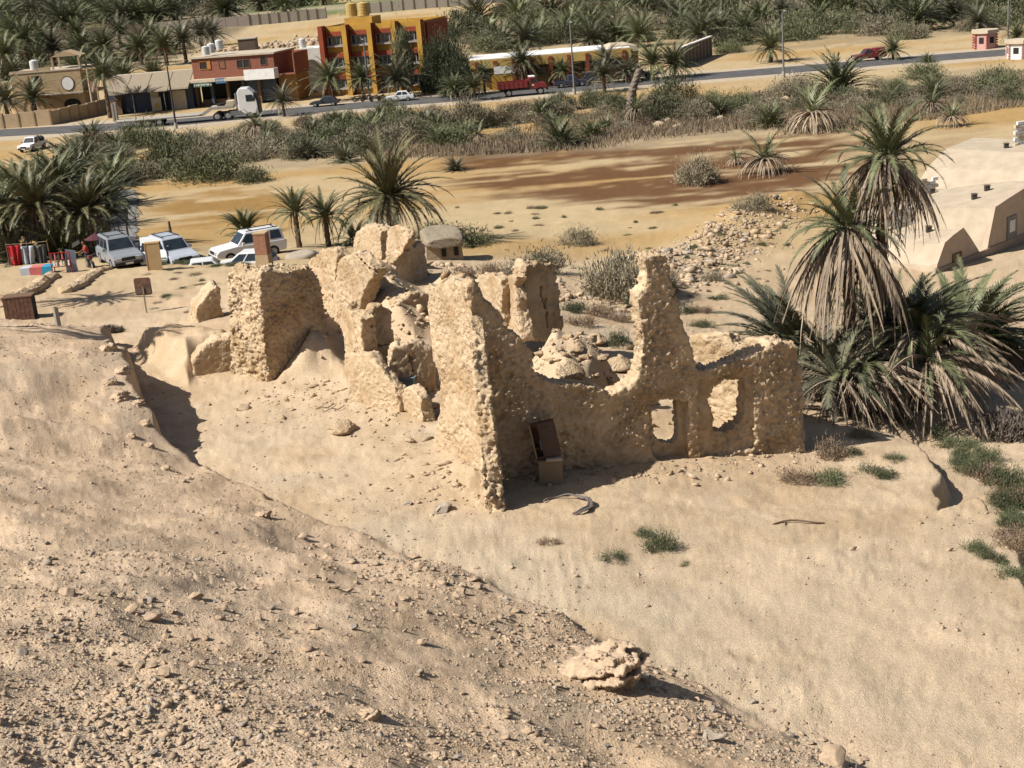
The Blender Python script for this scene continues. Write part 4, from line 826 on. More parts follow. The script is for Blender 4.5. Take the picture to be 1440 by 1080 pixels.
def window(root, x0, x1, z0, z1, y, frame=WFRAME, pane=GLASS, mull=2, d=.06, name='window', label=None):
    f = MB(); t = .08
    f.box(x0, x1, y-d, y+.04, z1-t, z1); f.box(x0, x1, y-d, y+.04, z0, z0+t); f.box(x0, x0+t, y-d, y+.04, z0+t, z1-t); f.box(x1-t, x1, y-d, y+.04, z0+t, z1-t)
    for i in range(1, mull): xm = x0+(x1-x0)*i/mull; f.box(xm-t/2, xm+t/2, y-d, y+.04, z0+t, z1-t)
    w_ = put(root, name, f, frame, label=label); put(w_, 'pane', MB().box(x0+t, x1-t, y+.005, y+.03, z0+t, z1-t), pane); return w_
def tank(px, py, wpx, hpx, label, m, Y, zbase=None, group=None):
    p = at_y(px, py, Y); s = pxm(p); r0 = wpx/s/2; h = hpx/s; root = thing('water_tank', label, 'water tank', p, 0, group)
    b = MB().cyl((0, 0, 0), (0, 0, h*.86), r0, r0, 16)
    for k in (.2, .4, .6): b.cyl((0, 0, h*k), (0, 0, h*k+.06), r0*1.03, r0*1.03, 16)
    put(root, 'body', b, m); put(root, 'lid', MB().cyl((0, 0, h*.86), (0, 0, h*.95), r0, r0*.45, 16).cyl((0, 0, h*.95), (0, 0, h), r0*.3, r0*.3, 10), m); return root
# ---- the orange school
Ys = bld(462, 139); sx0 = X(452, 90, Ys); sx1 = X(600, 78, Ys); sz1 = Zt(520, 33, Ys); root = thing('school_building', 'three storey orange and yellow school with red fins and twin roof tanks', 'building', (sx0, Ys+5.2, 0), R_(-17))
W = (sx1-sx0)/math.cos(R_(17)); H = sz1; D = 11.0
put(root, 'wall', MB().box(0, W, 0, D, 0, H-.9), YEL)
put(root, 'roof', MB().box(.2, W-.2, .2, D-.2, H-.88, H-.8), ROOF)
pb = MB().box(0, W, -.02, .22, H-.9, H-.2).box(0, .2, .22, D, H-.9, H-.2).box(W-.2, W, .22, D, H-.9, H-.2).box(0, W, D-.2, D, H-.9, H-.2)
put(root, 'parapet', pb, YEL)
fx = [0.0, W*.235, W*.48, W*.715, W-.75]
for i, x in enumerate(fx):
    f = MB().box(x, x+.75, -1.5, -.01, 0, H, 0)
    if i: f.box(x-.01, x+.76, -1.62, -1.505, 0, H+.02, 1)
    put(root, 'fin', f, [RED, YEL])
put(root, 'side_wall', MB().box(W+.003, W+.35, .4, D-.6, 0, H-.5), RED)
fh = (H-.9)/3
for fl in range(3):
    for i in range(4):
        a, b = fx[i]+.85, fx[i+1]-.1; z = fl*fh
        put(root, 'red_band', MB().box(a, b, -.35, -.012, z+fh-.75, z+fh-.1), RED)
        window(root, a+.1, b-.1, z+fh*.34, z+fh-.8, -.06, mull=4); put(root, 'sill', MB().box(a, b, -.5, -.01, z+fh*.26, z+fh*.33), CONC)
put(root, 'roof_block', MB().box(W*.23, W*.5, .3, 4.2, H-.79, H+.9), YEL)
tank(495, 23, 15, 19, 'left of the two yellow water tanks on the school roof', TANKY, Ys+6.5); tank(512, 22, 15, 19, 'right of the two yellow water tanks on the school roof', TANKY, Ys+5.8)
for k, px in enumerate((457, 566, 578, 593)):
    q = at_y(px, 30+.0*k, Ys+6-1.6*k); thing_ = MB().box(-.35, .35, -.3, .3, 0, .5).build('roof_block', YELP, loc=(q[0], Ys+6.2-1.5*k, H-.79)); tag(thing_, ['small block on the left end of the school roof','small yellow block right of the tanks on the school roof','middle yellow block on the right half of the school roof','block at the right corner of the school roof'][k], 'block')
# ---- yellow annex
Ya = bld(690, 126); ax0 = X(664, 105, Ya); ax1 = X(884, 92, Ya); az = Zt(770, 76, Ya); W = ax1-ax0; root = thing('school_annex', 'long low yellow annex with red pillars behind the dump truck', 'building', (ax0, Ya, 0))
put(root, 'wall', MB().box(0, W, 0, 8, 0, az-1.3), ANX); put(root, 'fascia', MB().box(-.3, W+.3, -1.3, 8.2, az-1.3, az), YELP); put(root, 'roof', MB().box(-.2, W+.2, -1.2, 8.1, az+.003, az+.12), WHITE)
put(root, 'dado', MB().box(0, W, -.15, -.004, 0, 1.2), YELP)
for i in range(9):
    x = .5+i*(W-1.5)/8; put(root, 'pillar', MB().box(x, x+.55, -1.45, -.9, 0, az-.25), RED)
    if i < 8:
        a = x+(W-1.5)/16; window(root, a-.7, a+1.1, 1.7, az-1.6, -.05, frame=DARK, mull=2)
put(root, 'yellow_door_panel', MB().box(W*.12, W*.12+3.2, -2.2, -2.05, 0, 2.2), YEL); put(root, 'notice_board', MB().box(W*.14, W*.14+3, -1.6, -1.5, 2.3, 3.4), WHITE)
Yq = Ya+1; qx = X(872, 88, Yq); root = thing('domed_room', 'cream rounded room at the right end of the yellow annex', 'building', (qx, Yq, 0))
hq = Zt(872, 66, Yq); put(root, 'wall', MB().box(-2.5, 2.8, 0, 6, 0, hq-.8), YELP); put(root, 'roof', MB().prism([(-2.7, hq-.78), (3, hq-.78), (2.6, hq-.1), (1.2, hq+.3), (-1.0, hq+.3), (-2.4, hq-.1)], -.2, 6.2), CREAM); put(root, 'pillar', MB().box(-1.1, -.4, -.5, -.01, 0, hq-.79), RED)
# white-topped boundary wall running away
p0 = gpt(956, 97); p1 = gpt(1000, 78); dv = p1-p0; Lw = float(np.hypot(dv[0], dv[1])); root = thing('boundary_wall', 'dark panelled boundary wall with a white coping, running away from the road', 'wall', (p0[0], p0[1], 0), math.atan2(dv[1], dv[0]))
for i in range(9): put(root, 'panel', MB().box(i*Lw/9+.12, (i+1)*Lw/9, -.12, .12, 0, 3.0), BROWNW)
for i in range(10): put(root, 'post', MB().box(i*Lw/9-.12, i*Lw/9+.12, -.2, .2, 0, 3.05), CONC)
put(root, 'coping', MB().box(-.2, Lw+.2, -.28, .28, 3.055, 3.25), WHITE)
# ---- brick house over dark shops
Yb = bld(330, 149); bx0 = X(268, 120, Yb); bx1 = X(388, 110, Yb); bz1 = Zt(325, 78, Yb); bm_ = Zt(330, 109, Yb); W = bx1-bx0; root = thing('brick_house', 'red brick upper storey over dark open shopfronts, with a white balcony', 'building', (bx0, Yb+3.2, 0), R_(-14)); W /= math.cos(R_(14))
put(root, 'wall', MB().box(0, W, 0, 9, bm_, bz1-.25), BRICK); put(root, 'roof', MB().box(-.3, W+.3, -.3, 9.3, bz1-.25, bz1), ROOF); put(root, 'floor_slab', MB().box(-.2, W+.5, -1.6, 9, bm_-.45, bm_-.003), CREAM)
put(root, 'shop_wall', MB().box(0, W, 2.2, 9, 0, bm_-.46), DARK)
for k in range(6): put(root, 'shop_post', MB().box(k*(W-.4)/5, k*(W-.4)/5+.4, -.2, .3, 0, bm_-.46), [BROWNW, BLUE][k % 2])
put(root, 'shop_shutter', MB().box(W*.62, W*.98, .35, .5, .3, bm_-.6), BLUE); put(root, 'shop_counter', MB().box(W*.05, W*.5, .6, 1.4, 0, 1.0), WOOD)
bh = bz1-bm_
for a, w_, o, m_ in [(.09,.075,.42,DARK),(.33,.05,.42,BRICK),(.55,.06,.38,DARK),(.625,.06,.38,DARK),(.84,.05,.45,DARK)]:
    window(root, W*a, W*(a+w_)+.35, bm_+bh*o, bm_+bh*o+1.25, -.02, frame=ORW if a == .09 else BROWNW, pane=m_, mull=1)
put(root, 'shutter', MB().box(W*.175+.2, W*.175+.75, -.12, -.01, bm_+bh*.42, bm_+bh*.42+1.25), ORW)
put(root, 'balcony', MB().box(W*.68, W+.6, -1.9, -1.62, bm_-.5, bm_+1.05).box(W+.4, W+.6, -1.6, -.1, bm_-.5, bm_+1.05), WHITE); put(root, 'side_balcony', MB().box(W+.003, W+3.2, .3, 6.5, bm_-.2, bm_).box(W+3.0, W+3.2, .3, 6.5, bm_+.002, bz1-.3).box(W+.61, W+3.0, 6.3, 6.5, bm_+.002, bz1-.3), BRICK); put(root, 'side_wall', MB().box(W+.004, W+3.0, 1.0, 6.2, 0, bm_-.21), P_('ochre_side', (.36,.20,.075)))
sg = thing('shop_sign', 'small blue shop sign with faded light lettering on the edge of the balcony slab', 'sign', (X(303, 114, Yb+.4), Yb+.25, Zt(312, 117, Yb+.4)))
put(sg, 'board', MB().box(0, 1.7, 0, .1, 0, .8), P_('sign_blue', (.10,.22,.42)))
lt = MB()
for k in range(7): lt.box(.18+k*.19, .28+k*.19, -.02, -.003, .3+.05*(k % 2), .62)
put(sg, 'lettering', lt, WHITE)
sg = thing('shop_banner', 'green and white banner of unreadable writing left of the blue sign', 'sign', (X(272, 118, Yb+1.2), Yb+1.0, Zt(285, 122, Yb+1.2)))
put(sg, 'board', MB().box(0, 2.9, 0, .08, 0, .6), P_('banner_green', (.12,.22,.17)))
lt = MB()
for k in range(11): lt.box(.15+k*.25, .27+k*.25+.05*(k % 3), -.02, -.003, .15+.08*(k % 2), .42)
put(sg, 'lettering', lt, WHITE)
tank(290, 77, 10, 12, 'left of three white tanks on the brick house roof', TANKW, Yb+3); tank(298, 74, 10, 13, 'middle of three white tanks on the brick house roof', TANKW, Yb+4.5); tank(309, 69, 10, 13, 'right of three white tanks on the brick house roof', TANKW, Yb+4.5)
hb = thing('roof_hut', 'brown brick hut rising behind the brick house roof', 'building', (X(336, 72, Yb+14), Yb+14, 0)); zz = Zt(350, 55, Yb+14); put(hb, 'wall', MB().box(0, 2.8, 0, 3, 0, zz), BROWNW); put(hb, 'roof', MB().box(-.1, 2.9, -.1, 3.1, zz, zz+.12), CONC)
# white arched building
Yw = Yb+12; root = thing('arched_building', 'white low building with a wide dark arch between the brick house and the school', 'building', (X(421, 85, Yw), Yw, 0)); zz = Zt(436, 68, Yw); W = X(453, 83, Yw)-X(421, 85, Yw)
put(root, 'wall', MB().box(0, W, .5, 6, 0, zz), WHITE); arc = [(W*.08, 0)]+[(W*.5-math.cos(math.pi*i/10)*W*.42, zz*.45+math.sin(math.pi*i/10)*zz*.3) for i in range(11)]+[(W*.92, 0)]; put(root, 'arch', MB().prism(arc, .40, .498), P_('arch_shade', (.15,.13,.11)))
tank(426, 67, 9, 13, 'single white tank on the white arched building', TANKW, Yw+2)
# ---- awning shops
Yk = bld(225, 157); kx0 = X(148, 130, Yk); kx1 = X(266, 118, Yk); zr = Zt(225, 127, Yk); W = kx1-kx0; root = thing('shop_row', 'low row of shops under a sloping pale reed awning', 'building', (kx0, Yk, 0)); zr2 = Zt(225, 103, Yk+4)
put(root, 'wall', MB().box(0, W, 1.5, 8, 0, zr+.4), BLUE)
for k in range(4):
    a = W*k/4; put(root, 'awning', MB().prism([(-1.0, zr-.1+.1*(k % 2)), (-.9, zr+.12+.1*(k % 2)), (5.2, zr2+.12), (5.2, zr2-.1)], a+.06, a+W/4-.06, 'x'), REED)
put(root, 'roof', MB().box(0, W, 5.25, 9, zr2-.3, zr2), ROOF)
for k, (a, b, m_) in enumerate([(.06,.16,BROWNW),(.2,.3,BLUE),(.5,.6,CREAM),(.62,.7,DARK),(.74,.92,CREAM)]): put(root, 'shop_door', MB().box(W*a, W*b, 1.2, 1.48, 0, zr*.9), m_)
for k in range(6): put(root, 'shelf', MB().box(W*.02, W*.17, -.2+.2*k, .3+.2*k, .1, 2.2-.33*k+.02), WOOD)
put(root, 'shop_post', MB().cyl((W*.33, -.8, 0), (W*.33, -.8, zr-.1), .08), METAL); put(root, 'shop_post', MB().cyl((W*.7, -.8, 0), (W*.7, -.8, zr-.1), .08), METAL)
yl = thing('flower_poster', 'cream board with a yellow plant picture leaning by the shop door', 'sign', (kx0+W*.52, Yk+.2, 0)); put(yl, 'board', MB().box(0, 1.5, 0, .08, .2, 2.2), CREAM); yb_ = MB()
for k in range(6): yb_.box(.3+.15*k, .55+.15*k, -.03, -.003, .4+.17*((k*3) % 5), .7+.17*((k*3) % 5))
put(yl, 'picture', yb_, P_('poster_yellow', (.6,.42,.04)))
# ---- mud house with arches
Yv = bld(70, 156); vx0 = X(18, 130, Yv); vx1 = X(116, 122, Yv); zv = Zt(65, 101, Yv); W = vx1-vx0; root = thing('mud_house', 'tan two storey house with round arch window and a small pavilion on its roof', 'building', (vx0, Yv, 0))
put(root, 'wall', MB().box(0, W, 0, 9, 0, zv), TAN); put(root, 'roof', MB().box(-.1, W+.1, -.1, 9.1, zv+.002, zv+.2), ROOF)
cx, cz, rr = W*.80, zv*.66, zv*.15
circ = [(cx+math.cos(2*math.pi*i/18)*rr, cz+math.sin(2*math.pi*i/18)*rr*1.1) for i in range(18)]; fr_ = put(root, 'arch_window', MB().prism([(cx+(a-cx)*1.18, cz+(b-cz)*1.18) for a, b in circ], -.06, -.003), BROWNW); put(fr_, 'pane', MB().prism(circ, -.1, -.063), WHITE)
arc = [(W*.70, 0)]+[(W*.82-math.cos(math.pi*i/10)*W*.12, zv*.14+math.sin(math.pi*i/10)*zv*.13) for i in range(11)]+[(W*.94, 0)]; put(root, 'archway', MB().prism(arc, -.05, -.003), DARK)
put(root, 'ledge', MB().box(W*.25, W+.05, -.7, -.01, zv*.40, zv*.43), CONC); window(root, W*.30, W*.42, zv*.72, zv*.92, -.03, frame=BROWNW, pane=DARK, mull=1)
put(root, 'side_porch', MB().box(W+.01, W+2.6, .4, 6, zv*.40, zv*.44).cyl((W+2.3, .3, 0), (W+2.3, .3, zv*.98), .13).box(W+.01, W+2.9, .1, 6, zv*.97, zv*1.0), TAN); put(root, 'porch_cloth', MB().box(W+.9, W+2.2, .2, .28, zv*.44, zv*.66), P_('pinkish_cloth', (.40,.19,.17)))
pv = MB().prism([(W*.58, zv+2.2), (W*1.0, zv+2.2), (W*.79, zv+3.1)], 1, 5.5)
put(root, 'pavilion_roof', pv, TAN)
for a in (.60, .98):
    for y in (1.2, 5.2): put(root, 'pavilion_post', MB().box(W*a-.14, W*a+.14, y-.14, y+.14, zv+.21, zv+2.198), TAN)
put(root, 'parapet', MB().box(W*.40, W*.58, .1, .4, zv+.21, zv+.7).box(0, W*.4, .0, .3, zv+.21, zv+.45), TAN)
tank(49, 98, 11, 13, 'white tank on the tan house roof', TANKW, Yv+2)
# garden wall
for (a, b, lab, m_) in [((-60,186),(73,176),'sunlit tan garden wall with pilasters along the road at far left', TAN),((73,176),(150,160),'shaded part of the garden wall running back behind the white parked car', TAN)]:
    p0 = gpt(*a); p1 = gpt(*b); dv = p1-p0; Lw = float(np.hypot(dv[0], dv[1])); root = thing('garden_wall', lab, 'wall', (p0[0], p0[1], 0), math.atan2(dv[1], dv[0])); s = pxm(p0)
    for i in range(6): put(root, 'panel', MB().box(i*Lw/6+.1, (i+1)*Lw/6, -.15, .15, 0, 2.1+.12*(i % 3)), m_)
    for i in range(7): put(root, 'pilaster', MB().box(i*Lw/6-.16, i*Lw/6+.098, -.26, .26, 0, 2.2), P_('pilaster', (.40,.29,.18)))
# ---- far walls, houses, ruins
def longwall(a, b, h, lab, m_, n, post=None, name='far_wall'):
    p0 = gpt(*a); p1 = gpt(*b); dv = p1-p0; Lw = float(np.hypot(dv[0], dv[1])); root = thing(name, lab, 'wall', (p0[0], p0[1], min(p0[2], p1[2])-1), math.atan2(dv[1], dv[0])); z0 = 1.0+max(0, (p1[2]-p0[2])*0)
    for i in range(n): put(root, 'panel', MB().box(i*Lw/n, (i+1)*Lw/n-.12, -.15, .15, 0, z0+h), m_)
    if post:
        for i in range(n+1): put(root, 'post', MB().box(i*Lw/n-.2, i*Lw/n+.08, -.3, .3, 0, z0+h+.4), post)
    return root
longwall((40,60), (218,47), 3.4, 'long dark brown wall below the left grove', BROWNW, 12)
longwall((222,45), (352,36), 3.4, 'brown and grey wall above the brick house, right of the long one', P_('grey_wall', (.24,.20,.165)), 8)
longwall((352,36), (460,27), 3.6, 'grey panelled wall in front of the green field, left stretch', CONC, 8, BROWNW, 'panel_wall'); longwall((520,20), (740,2), 3.6, 'grey panelled wall in front of the green field, right stretch', CONC, 14, BROWNW, 'panel_wall')
for k, (a, b, lab) in enumerate([((782,12),(800,10),'left one of the small roofless ruins at the top'),((806,13),(826,11),'ruin with a notched top, second from the left at the top'),((832,17),(868,12),'longest roofless ruin at the top'),((860,11),(884,8),'right end ruin at the top')]): longwall(a, b, 2.6+.5*(k % 2), lab, P_('far_ruin', (.38,.28,.19)), 4, None, 'far_ruin')
for k, (px, py, wd, ht, lab) in enumerate([(51,16,22,14,'far white house with small windows in the left grove'),(122,12,12,5,'far white roof in the left grove, upper'),(140,18,9,5,'far white roof in the left grove, lower right'),(70,47,14,5,'low white hut behind the long brown wall'),(10,50,8,8,'small pale hut at the far left'),(1005,10,22,8,'pale bank house at the top right of centre'),(426,70,6,3,'tiny white block behind the arched building')]):
    p = gpt(px, py); s = pxm(p); w_, h_ = wd/s, ht/s; root = thing('far_house', lab, 'house', (p[0], p[1], p[2]-.3)); put(root, 'wall', MB().box(-w_/2, w_/2, 0, w_*.7, 0, h_+.3), WHITE if k != 5 else CREAM); put(root, 'roof', MB().box(-w_/2-.3, w_/2+.3, -.3, w_*.7+.3, h_+.3, h_+.7), CONC)
    for q in (-.28, .12): put(root, 'window', MB().box(w_*q, w_*(q+.16), -.08, -.002, h_*.45, h_*.75), DARK)
# ---- lamp posts and poles
def lamp(px, py, ytop, lab, arm=True, m_=METAL, wpx=3):
    b = G3(px, py); h = hgt(b, ytop); root = thing('lamp_post' if arm else 'pole', lab, 'lamp post' if arm else 'pole', b); rr = wpx/pxm(b)/2
    put(root, 'base' if arm else 'footing', MB().cyl((0, 0, 0), (0, 0, .9), rr*1.6, rr*1.5, 8), CONC); put(root, 'shaft', MB().cyl((0, 0, .9), (0, 0, h), rr, rr*.6, 8), m_)
    if arm: put(root, 'arm', MB().cyl((0, 0, h-.15), (.0, -1.4, h+.25), rr*.5, rr*.5, 6), m_); put(root, 'lamp_head', MB().box(-.14, .14, -2.0, -1.35, h+.2, h+.36), WFRAME)
lamp(248, 181, 92, 'dark leaning pole in front of the shop awning', False, P_('dark_pole', (.07,.06,.055))); lamp(520, 140, 58, 'lamp post in front of the school', True); lamp(808, 133, 34, 'lamp post in front of the annex beside the dark pickup', True); lamp(1102, 109, 18, 'lamp post on the near road edge right of centre', True); lamp(1417, 58, -8, 'lamp post beside the pink shelter', True)
lamp(131, 152, 96, 'pale pole at the corner of the tan house', False, CREAM); lamp(243, 348, 313, 'short wooden post on the slope behind the plywood board', False, WOOD, 5); lamp(82, 457, 443, 'little wooden stake on the edge of the stony slope', False, WOOD, 5)
# ---- road shelters
def kiosk(px, py, wpx, hpx, lab, m_, trim):
    p = gpt(px, py); s = pxm(p); w_, h_ = wpx/s/2, hpx/s; root = thing('shelter', lab, 'kiosk', (p[0], p[1], 0)); hexa = [(w_*math.cos(R_(60*i+20)), w_*math.sin(R_(60*i+20))) for i in range(6)]
    put(root, 'wall', MB().prism(hexa, 0, h_*.82, 'z'), m_); put(root, 'roof', MB().prism([(a*1.2, b*1.2) for a, b in hexa], h_*.822, h_, 'z'), CREAM)
    for i in range(6):
        a = Vector((*hexa[i], 0)); c = MB()
        for k in range(6): c.box(a.x*1.02-.14, a.x*1.02+.14, a.y*1.02-.14, a.y*1.02+.14, h_*.82*k/6, h_*.82*(k+.6)/6)
        tag(put(root, 'quoin', c, trim), kind='stuff')
        q = (Vector((*hexa[i], 0))+Vector((*hexa[(i+1) % 6], 0)))/2; ang = math.atan2(q.y, q.x); f = MB().box(-.02, .05, -w_*.2, w_*.2, h_*.3, h_*.62); o = put(root, 'window', f, DARK); o.location = q; o.rotation_euler.z = ang
kiosk(1385, 68, 30, 24, 'small pink six-sided shelter with a white roof beside the road', PINK, P_('quoin_red', (.42,.10,.08))); kiosk(1434, 82, 34, 24, 'white shelter cut by the right edge of the picture', WHITE, PINK)
# ---- vaulted houses at right
A = at_z(1314, 386, 1.0); B = at_z(1443, 330, 1.1); u = B-A; u[2] = 0; u /= np.linalg.norm(u); n = np.array([u[1], -u[0], 0]); n = n if n[0] > 0 else -n
def gproj(p):
    d = ray(*p); t = np.dot(A-CAM, n)/np.dot(d, n); q = CAM+d*t; return (float(np.dot(q-A, u)), float(q[2]-A[2]))
rz = math.atan2(u[1], u[0])
def vault(poly, doors, depth, lab, back=.5):
    P = [gproj(p) for p in poly]; root = thing('vaulted_house', lab, 'building', tuple(A), rz); sg = 1 if np.dot(np.array([-u[1], u[0], 0]), -n) > 0 else -1
    P[0] = (P[0][0], -1.2); P[-1] = (P[-1][0], -1.2)
    put(root, 'gable', MB().prism(P, 0, .35*sg, 'y'), GABLE)
    cx = sum(p[0] for p in P)/len(P); rp = [(p[0]*1.0, p[1]-.12) for p in P]; k = MB()
    nP = len(rp); Vr = []
    for q in range(7):
        f = q/6; Vr += [(cx+(a-cx)*(1-.15*f), .352*sg+(depth*sg-.352*sg)*f, (b+.35 if b > -1 else b)*(1-back*f**1.5)-(.35 if b > -1 else 0)) for a, b in rp]
    k.add(Vr, [tuple(range(nP)), tuple(range(7*nP-1, 6*nP-1, -1))]+[(q*nP+i, (q+1)*nP+i, (q+1)*nP+(i+1) % nP, q*nP+(i+1) % nP) for q in range(6) for i in range(nP)]); put(root, 'roof', k, MORTAR)
    put(root, 'stone_base', MB().box(min(p[0] for p in P), max(p[0] for p in P), -.08*sg if sg > 0 else .002, -.002 if sg > 0 else .08, -1.2, .25), GRAVEL)
    for (a, b) in doors:
        q0 = gproj(a); q1 = gproj(b); d_ = put(root, 'door', MB().box(q0[0], q1[0], min(-.06*sg, -.003*sg), max(-.06*sg, -.003*sg), -1.0, q0[1]), WOOD if len(doors[0]) == 2 and a[0] < 1360 else METAL)
        if a[0] > 1360: put(d_, 'pane', MB().box(q0[0]+(q1[0]-q0[0])*.2, q0[0]+(q1[0]-q0[0])*.75, min(-.09*sg, -.063*sg), max(-.09*sg, -.063*sg), q0[1]-.95, q0[1]-.25), WHITE)
    return root
vault([(1314,392),(1318,372),(1329,341),(1340,331),(1355,320),(1365,334),(1375,350),(1384,365),(1384,380)], [((1339,358),(1351,392))], 6.5, 'small vaulted house with a pointed pale gable and a brown door')
vault([(1385,378),(1386,364),(1392,330),(1400,291),(1418,279),(1440,265),(1462,252),(1500,268),(1540,300),(1545,330)], [((1416,306),(1428,352))], 9.5, 'large vaulted house at the right edge with a grey door')
A2 = A.copy(); vb = thing('vaulted_house', 'long low sandy vault behind the two gables, sloping to the left', 'building', tuple(A+u*24-n*2), rz); put(vb, 'roof', MB().prism([(-6, -1.2), (-5.6, .6), (-3.5, 2.0), (-1, 2.9), (3, 3.1), (7, 2.4), (9, -1.2)], 0, 10 if np.dot(np.array([-u[1], u[0], 0]), -n) > 0 else -16, 'y'), MORTAR)
# sandy fill that the vaults sink into
Vv, Ff = ICO[4]; mnd = Vv.copy(); mnd *= np.array([8.0, 5.0, 2.1]); mnd[:, 2] += .35*fbm(mnd[:, 0]*.4, mnd[:, 1]*.4, o=3)
o = link('roof_mound', mesh_np('roof_mound', mnd, Ff, [MORTAR], smooth=True), loc=tuple(at_z(1310, 322, 0.6)), rot=(0, 0, rz)); tag(o, 'smooth sandy mound against the left end of the vaulted houses', 'mound')
bpy.context.view_layer.update(); _dg = bpy.context.evaluated_depsgraph_get()
def hit(px, py):
    o_ = Vector(CAM); d_ = Vector(ray(px, py))
    for _ in range(60):
        ok, q, _n, _i, ob, _m = SC.ray_cast(_dg, o_, d_)
        if not ok: break
        if ob.name.split('.')[0] in ('roof', 'roof_mound', 'gable', 'ground'): return np.array(q)
        o_ = q+d_*.05
    return at_z(px, py, 1)
for px, py, z, lab in [(1306,326,1.9,'roof vent on the mound left of the small gable'),(1370,280,4.0,'roof vent of the large vault, front one'),(1388,268,4.2,'roof vent of the large vault, right one'),(1415,208,4.6,'roof vent near the white blocks'),(1431,200,4.6,'roof vent at the picture edge below the white blocks'),(1311,272,1.5,'dark vent block beside the left white blocks')]:
    p = hit(px, py); t_ = thing('roof_vent', lab, 'vent', tuple(p)); put(t_, 'body', MB().box(-.14, .14, -.14, .14, -.4, .3), P_('vent_dark', (.07,.06,.05))); put(t_, 'cap', MB().box(-.17, .17, -.17, .17, .302, .35), BROWNW)
def blockwall(px, py, z, nx, nz, lab):
    p = hit(px, py)-np.array([0, 0, .1]); t_ = thing('block_wall', lab, 'wall', tuple(p), .3)
    for j in range(nz):
        for i in range(nx):
            if j == nz-1 and i % 3 == 2: continue
            x = i*.42+(.2 if j % 2 else 0); put(t_, 'block', MB().box(x+.015, x+.405, -.1+.02*((i*7+j) % 3), .12, j*.22+.01, j*.22+.205), WHITE if (i+j) % 3 else CREAM)
blockwall(1426, 205, 4.4, 5, 8, 'unfinished white block wall at the right picture edge'); blockwall(1283, 280, 1.2, 4, 6, 'white block stub right of the tall palm trunk'); blockwall(1247, 324, 1.0, 4, 6, 'white block stub behind the bell-skirted palm')
# ---- thatched hut behind the ruin
p = gpt(602, 366); Yh = p[1]; x0 = X(601, 360, Yh); x1 = X(650, 356, Yh); zt = Zt(625, 345, Yh); W = x1-x0; root = thing('hut', 'small mud hut with a shaggy thatch roof and two little windows behind the ruin', 'hut', (x0, Yh, p[2]-.4), R_(8)); H = zt-p[2]+.4
put(root, 'wall', MB().frus((-.1, W+.1, 0, 2.8, 0), (0, W, .08, 2.75, H)), P_('hut_mud', (.40,.31,.21), bump=.6))
Vh, Fh = ICO[4]; th = np.clip(Vh*1.35, -1, 1)*np.array([W*.56, 1.8, .34]); th[:, 2] += .09*fbm(th[:, 0]*3, th[:, 1]*3, o=3); th += np.array([W/2, 1.4, H+.22]); th[:, 2] += (th[:, 1]-1.4)*.05
link('thatch', mesh_np('thatch', th+.05*vn(th[:, 0]*7, th[:, 1]*7, th[:, 2]*7)[:, None], Fh, [REED]), root)
for a in (.42, .78): put(root, 'window', MB().box(W*a, W*a+.26, -.04, .12, H-.72, H-.22), DARK)
o = link('blanket_heap', stone_mesh('blanket_heap', 41, 3, .3, P_('dusty_sheet', (.42,.36,.28)), (1.3, .8, .55)), loc=G3(655//1, 366)); o.location = G3(427, 362); tag(o, 'dusty covered heap beside the young palms', 'heap')
# ------------------------------------------------------------------ vehicles
PAINT = lambda n, c: mat(n, c, tuple(q*.92 for q in c), 1.0, .3, spec=.5)
C_WHITE = PAINT('car_white', (.82,.82,.81)); C_SILVER = PAINT('car_silver', (.30,.32,.35)); C_DARK = PAINT('car_dark', (.05,.055,.065)); C_RED = PAINT('truck_red', (.22,.03,.035)); C_NAVY = PAINT('car_navy', (.06,.065,.10)); C_SKY = PAINT('car_pale_blue', (.50,.54,.60)); TRIM = P_('black_trim', (.03,.03,.03), rough=.5); LAMP = mat('lamp_glass', (.6,.6,.58), None, 1, .15, spec=.6); LAMPR = mat('tail_lamp', (.35,.03,.02), None, 1, .2)
def wheel(root, x, y, r, wd=.22):
    s = 1 if y > 0 else -1; t = put(root, 'wheel', MB().cyl((x, y-s*wd, r), (x, y, r), r, r, 16), TYRE); put(t, 'rim', MB().cyl((x, y+s*.004, r), (x, y+s*.02, r), r*.62, r*.5, 12), RIM); return t
